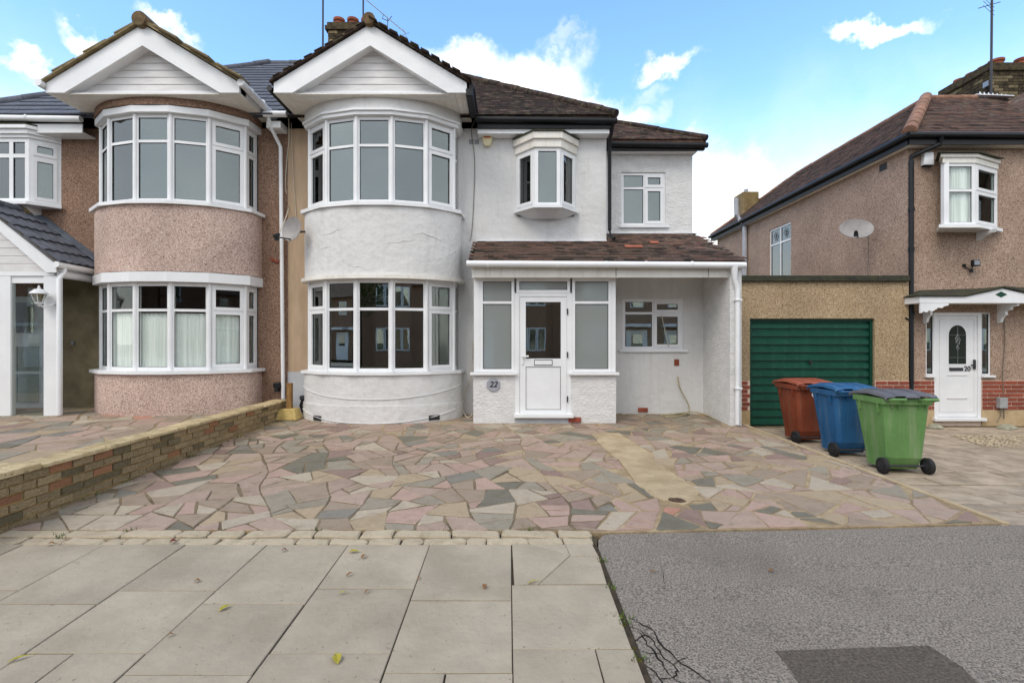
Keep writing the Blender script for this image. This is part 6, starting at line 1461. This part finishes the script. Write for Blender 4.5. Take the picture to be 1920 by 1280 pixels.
# ================================================================== ACROSS THE STREET (mirrored in the lower windows)
def far_house(x, door_left, label, render=False):
    r = thing('terraced_house', (x, -17, 0), label, 'house', 'houses across the road')
    W = 6.2; y = -14.0; bm_ = FARB if not render else HOUSEP
    b = MB(); b.box(x-W/2+.02, x+W/2-.02, -22, y-.001, 0, 5.3); b.build('wall', bm_, r)
    b = MB(); b.prism([(x-W/2, y+.4, 5.2), (x-W/2, -18, 7.6), (x-W/2, -22.4, 5.2)], (W, 0, 0)); b.build('roof', TILE, r)
    s = -1 if door_left else 1; bx = x-s*1.2
    b = MB(); b.prism([(bx-1.3, y, 0), (bx-.8, y+.8, 0), (bx+.8, y+.8, 0), (bx+1.3, y, 0)], (0, 0, 5.2)); b.build('bay', bm_, r)
    for (z0, z1) in ((1.0, 2.4), (3.7, 5.0)):
        for k in range(3):
            b = MB(); xa = bx-.78+k*.53; b.box(xa, xa+.5, y+.80, y+.84, z0, z1); w2 = b.build('window', PVC, r)
            b = MB(); b.box(xa+.06, xa+.44, y+.842, y+.846, z0+.07, z1-.07); b.build('pane', GLD, w2)
    X = x+s*1.9
    b = MB(); b.box(X-.7, X+.7, y, y+.06, 0, 2.3); d_ = b.build('door', PVC, r); b = MB(); b.box(X-.35, X+.35, y+.062, y+.07, 1.2, 2.0); b.build('pane', GLD, d_)
    b = MB(); b.box(X-.9, X+.9, y, y+.8, 2.5, 2.7); b.build('canopy', PVC, r)
    b = MB(); b.box(X-.45, X+.45, y, y+.06, 3.8, 4.9); w2 = b.build('window', PVC, r); b = MB(); b.box(X-.38, X+.38, y+.062, y+.066, 3.87, 4.83); b.build('pane', GLD, w2)
ORD = ['farthest left', 'second from the left', 'third from the left', 'fourth from the left', 'fifth from the left', 'pebbledashed, behind the street tree', 'straight across, left of centre', 'straight across, right of centre', 'fifth from the right', 'fourth from the right', 'third from the right', 'second from the right', 'farthest right']
for i, lab in enumerate(ORD): far_house(-43.9+6.3*i, i % 2, 'brick house with bay windows across the road, '+lab if i != 5 else 'house across the road, '+lab, i == 5)
hb = MB()
for i in range(40):
    x = -70+i*3.4; hb.v += []; hb.lathe((x, -34-2*math.sin(i*2.1), 0), [(2.2, 0), (2.9, 3), (2.4, 6+math.sin(i*1.7)*1.2), (.6, 8+math.sin(i*1.7)*1.6)], 9)
tag(hb.build('far_trees', FOL), kind='stuff')
# street tree across the road
tr = thing('street_tree', (-8.6, -8.6, 0), 'leafy street tree on the far pavement', 'tree')
b = MB(); b.tube([(-8.6, -8.6, -.02), (-8.55, -8.6, 1.4), (-8.6, -8.55, 2.8)], [.18, .14, .10], 10)
for k in range(7):
    a = k*.9; b.tube([(-8.6, -8.55, 2.3+.15*k), (-8.6+.8*math.cos(a), -8.55+.8*math.sin(a), 3.3+.2*k), (-8.6+1.3*math.cos(a), -8.55+1.3*math.sin(a), 4.0+.2*k)], [.06, .04, .02], 6)
b.build('trunk', BARK, tr, smooth=True)
b = MB(); rr = random.Random(3)
for _ in range(5000):
    th, ph = rr.uniform(0, 6.283), math.acos(rr.uniform(-1, 1)); k = rr.uniform(.35, 1)**.5*(1+.25*math.sin(3*th+2*ph))
    c = Vector((-8.6+1.7*k*math.sin(ph)*math.cos(th), -8.55+1.7*k*math.sin(ph)*math.sin(th), 4.1+1.5*k*math.cos(ph)))
    a = Vector((rr.uniform(-1, 1), rr.uniform(-1, 1), rr.uniform(-1, 1))).normalized(); q = a.orthogonal().normalized(); s = rr.uniform(.05, .1)
    i0 = len(b.v); b.v += [c-a*s, c+q*s*.5, c+a*s, c-q*s*.5]; b.f.append([i0, i0+1, i0+2, i0+3]); b.m.append(0)
b.build('crown', FOL, tr)
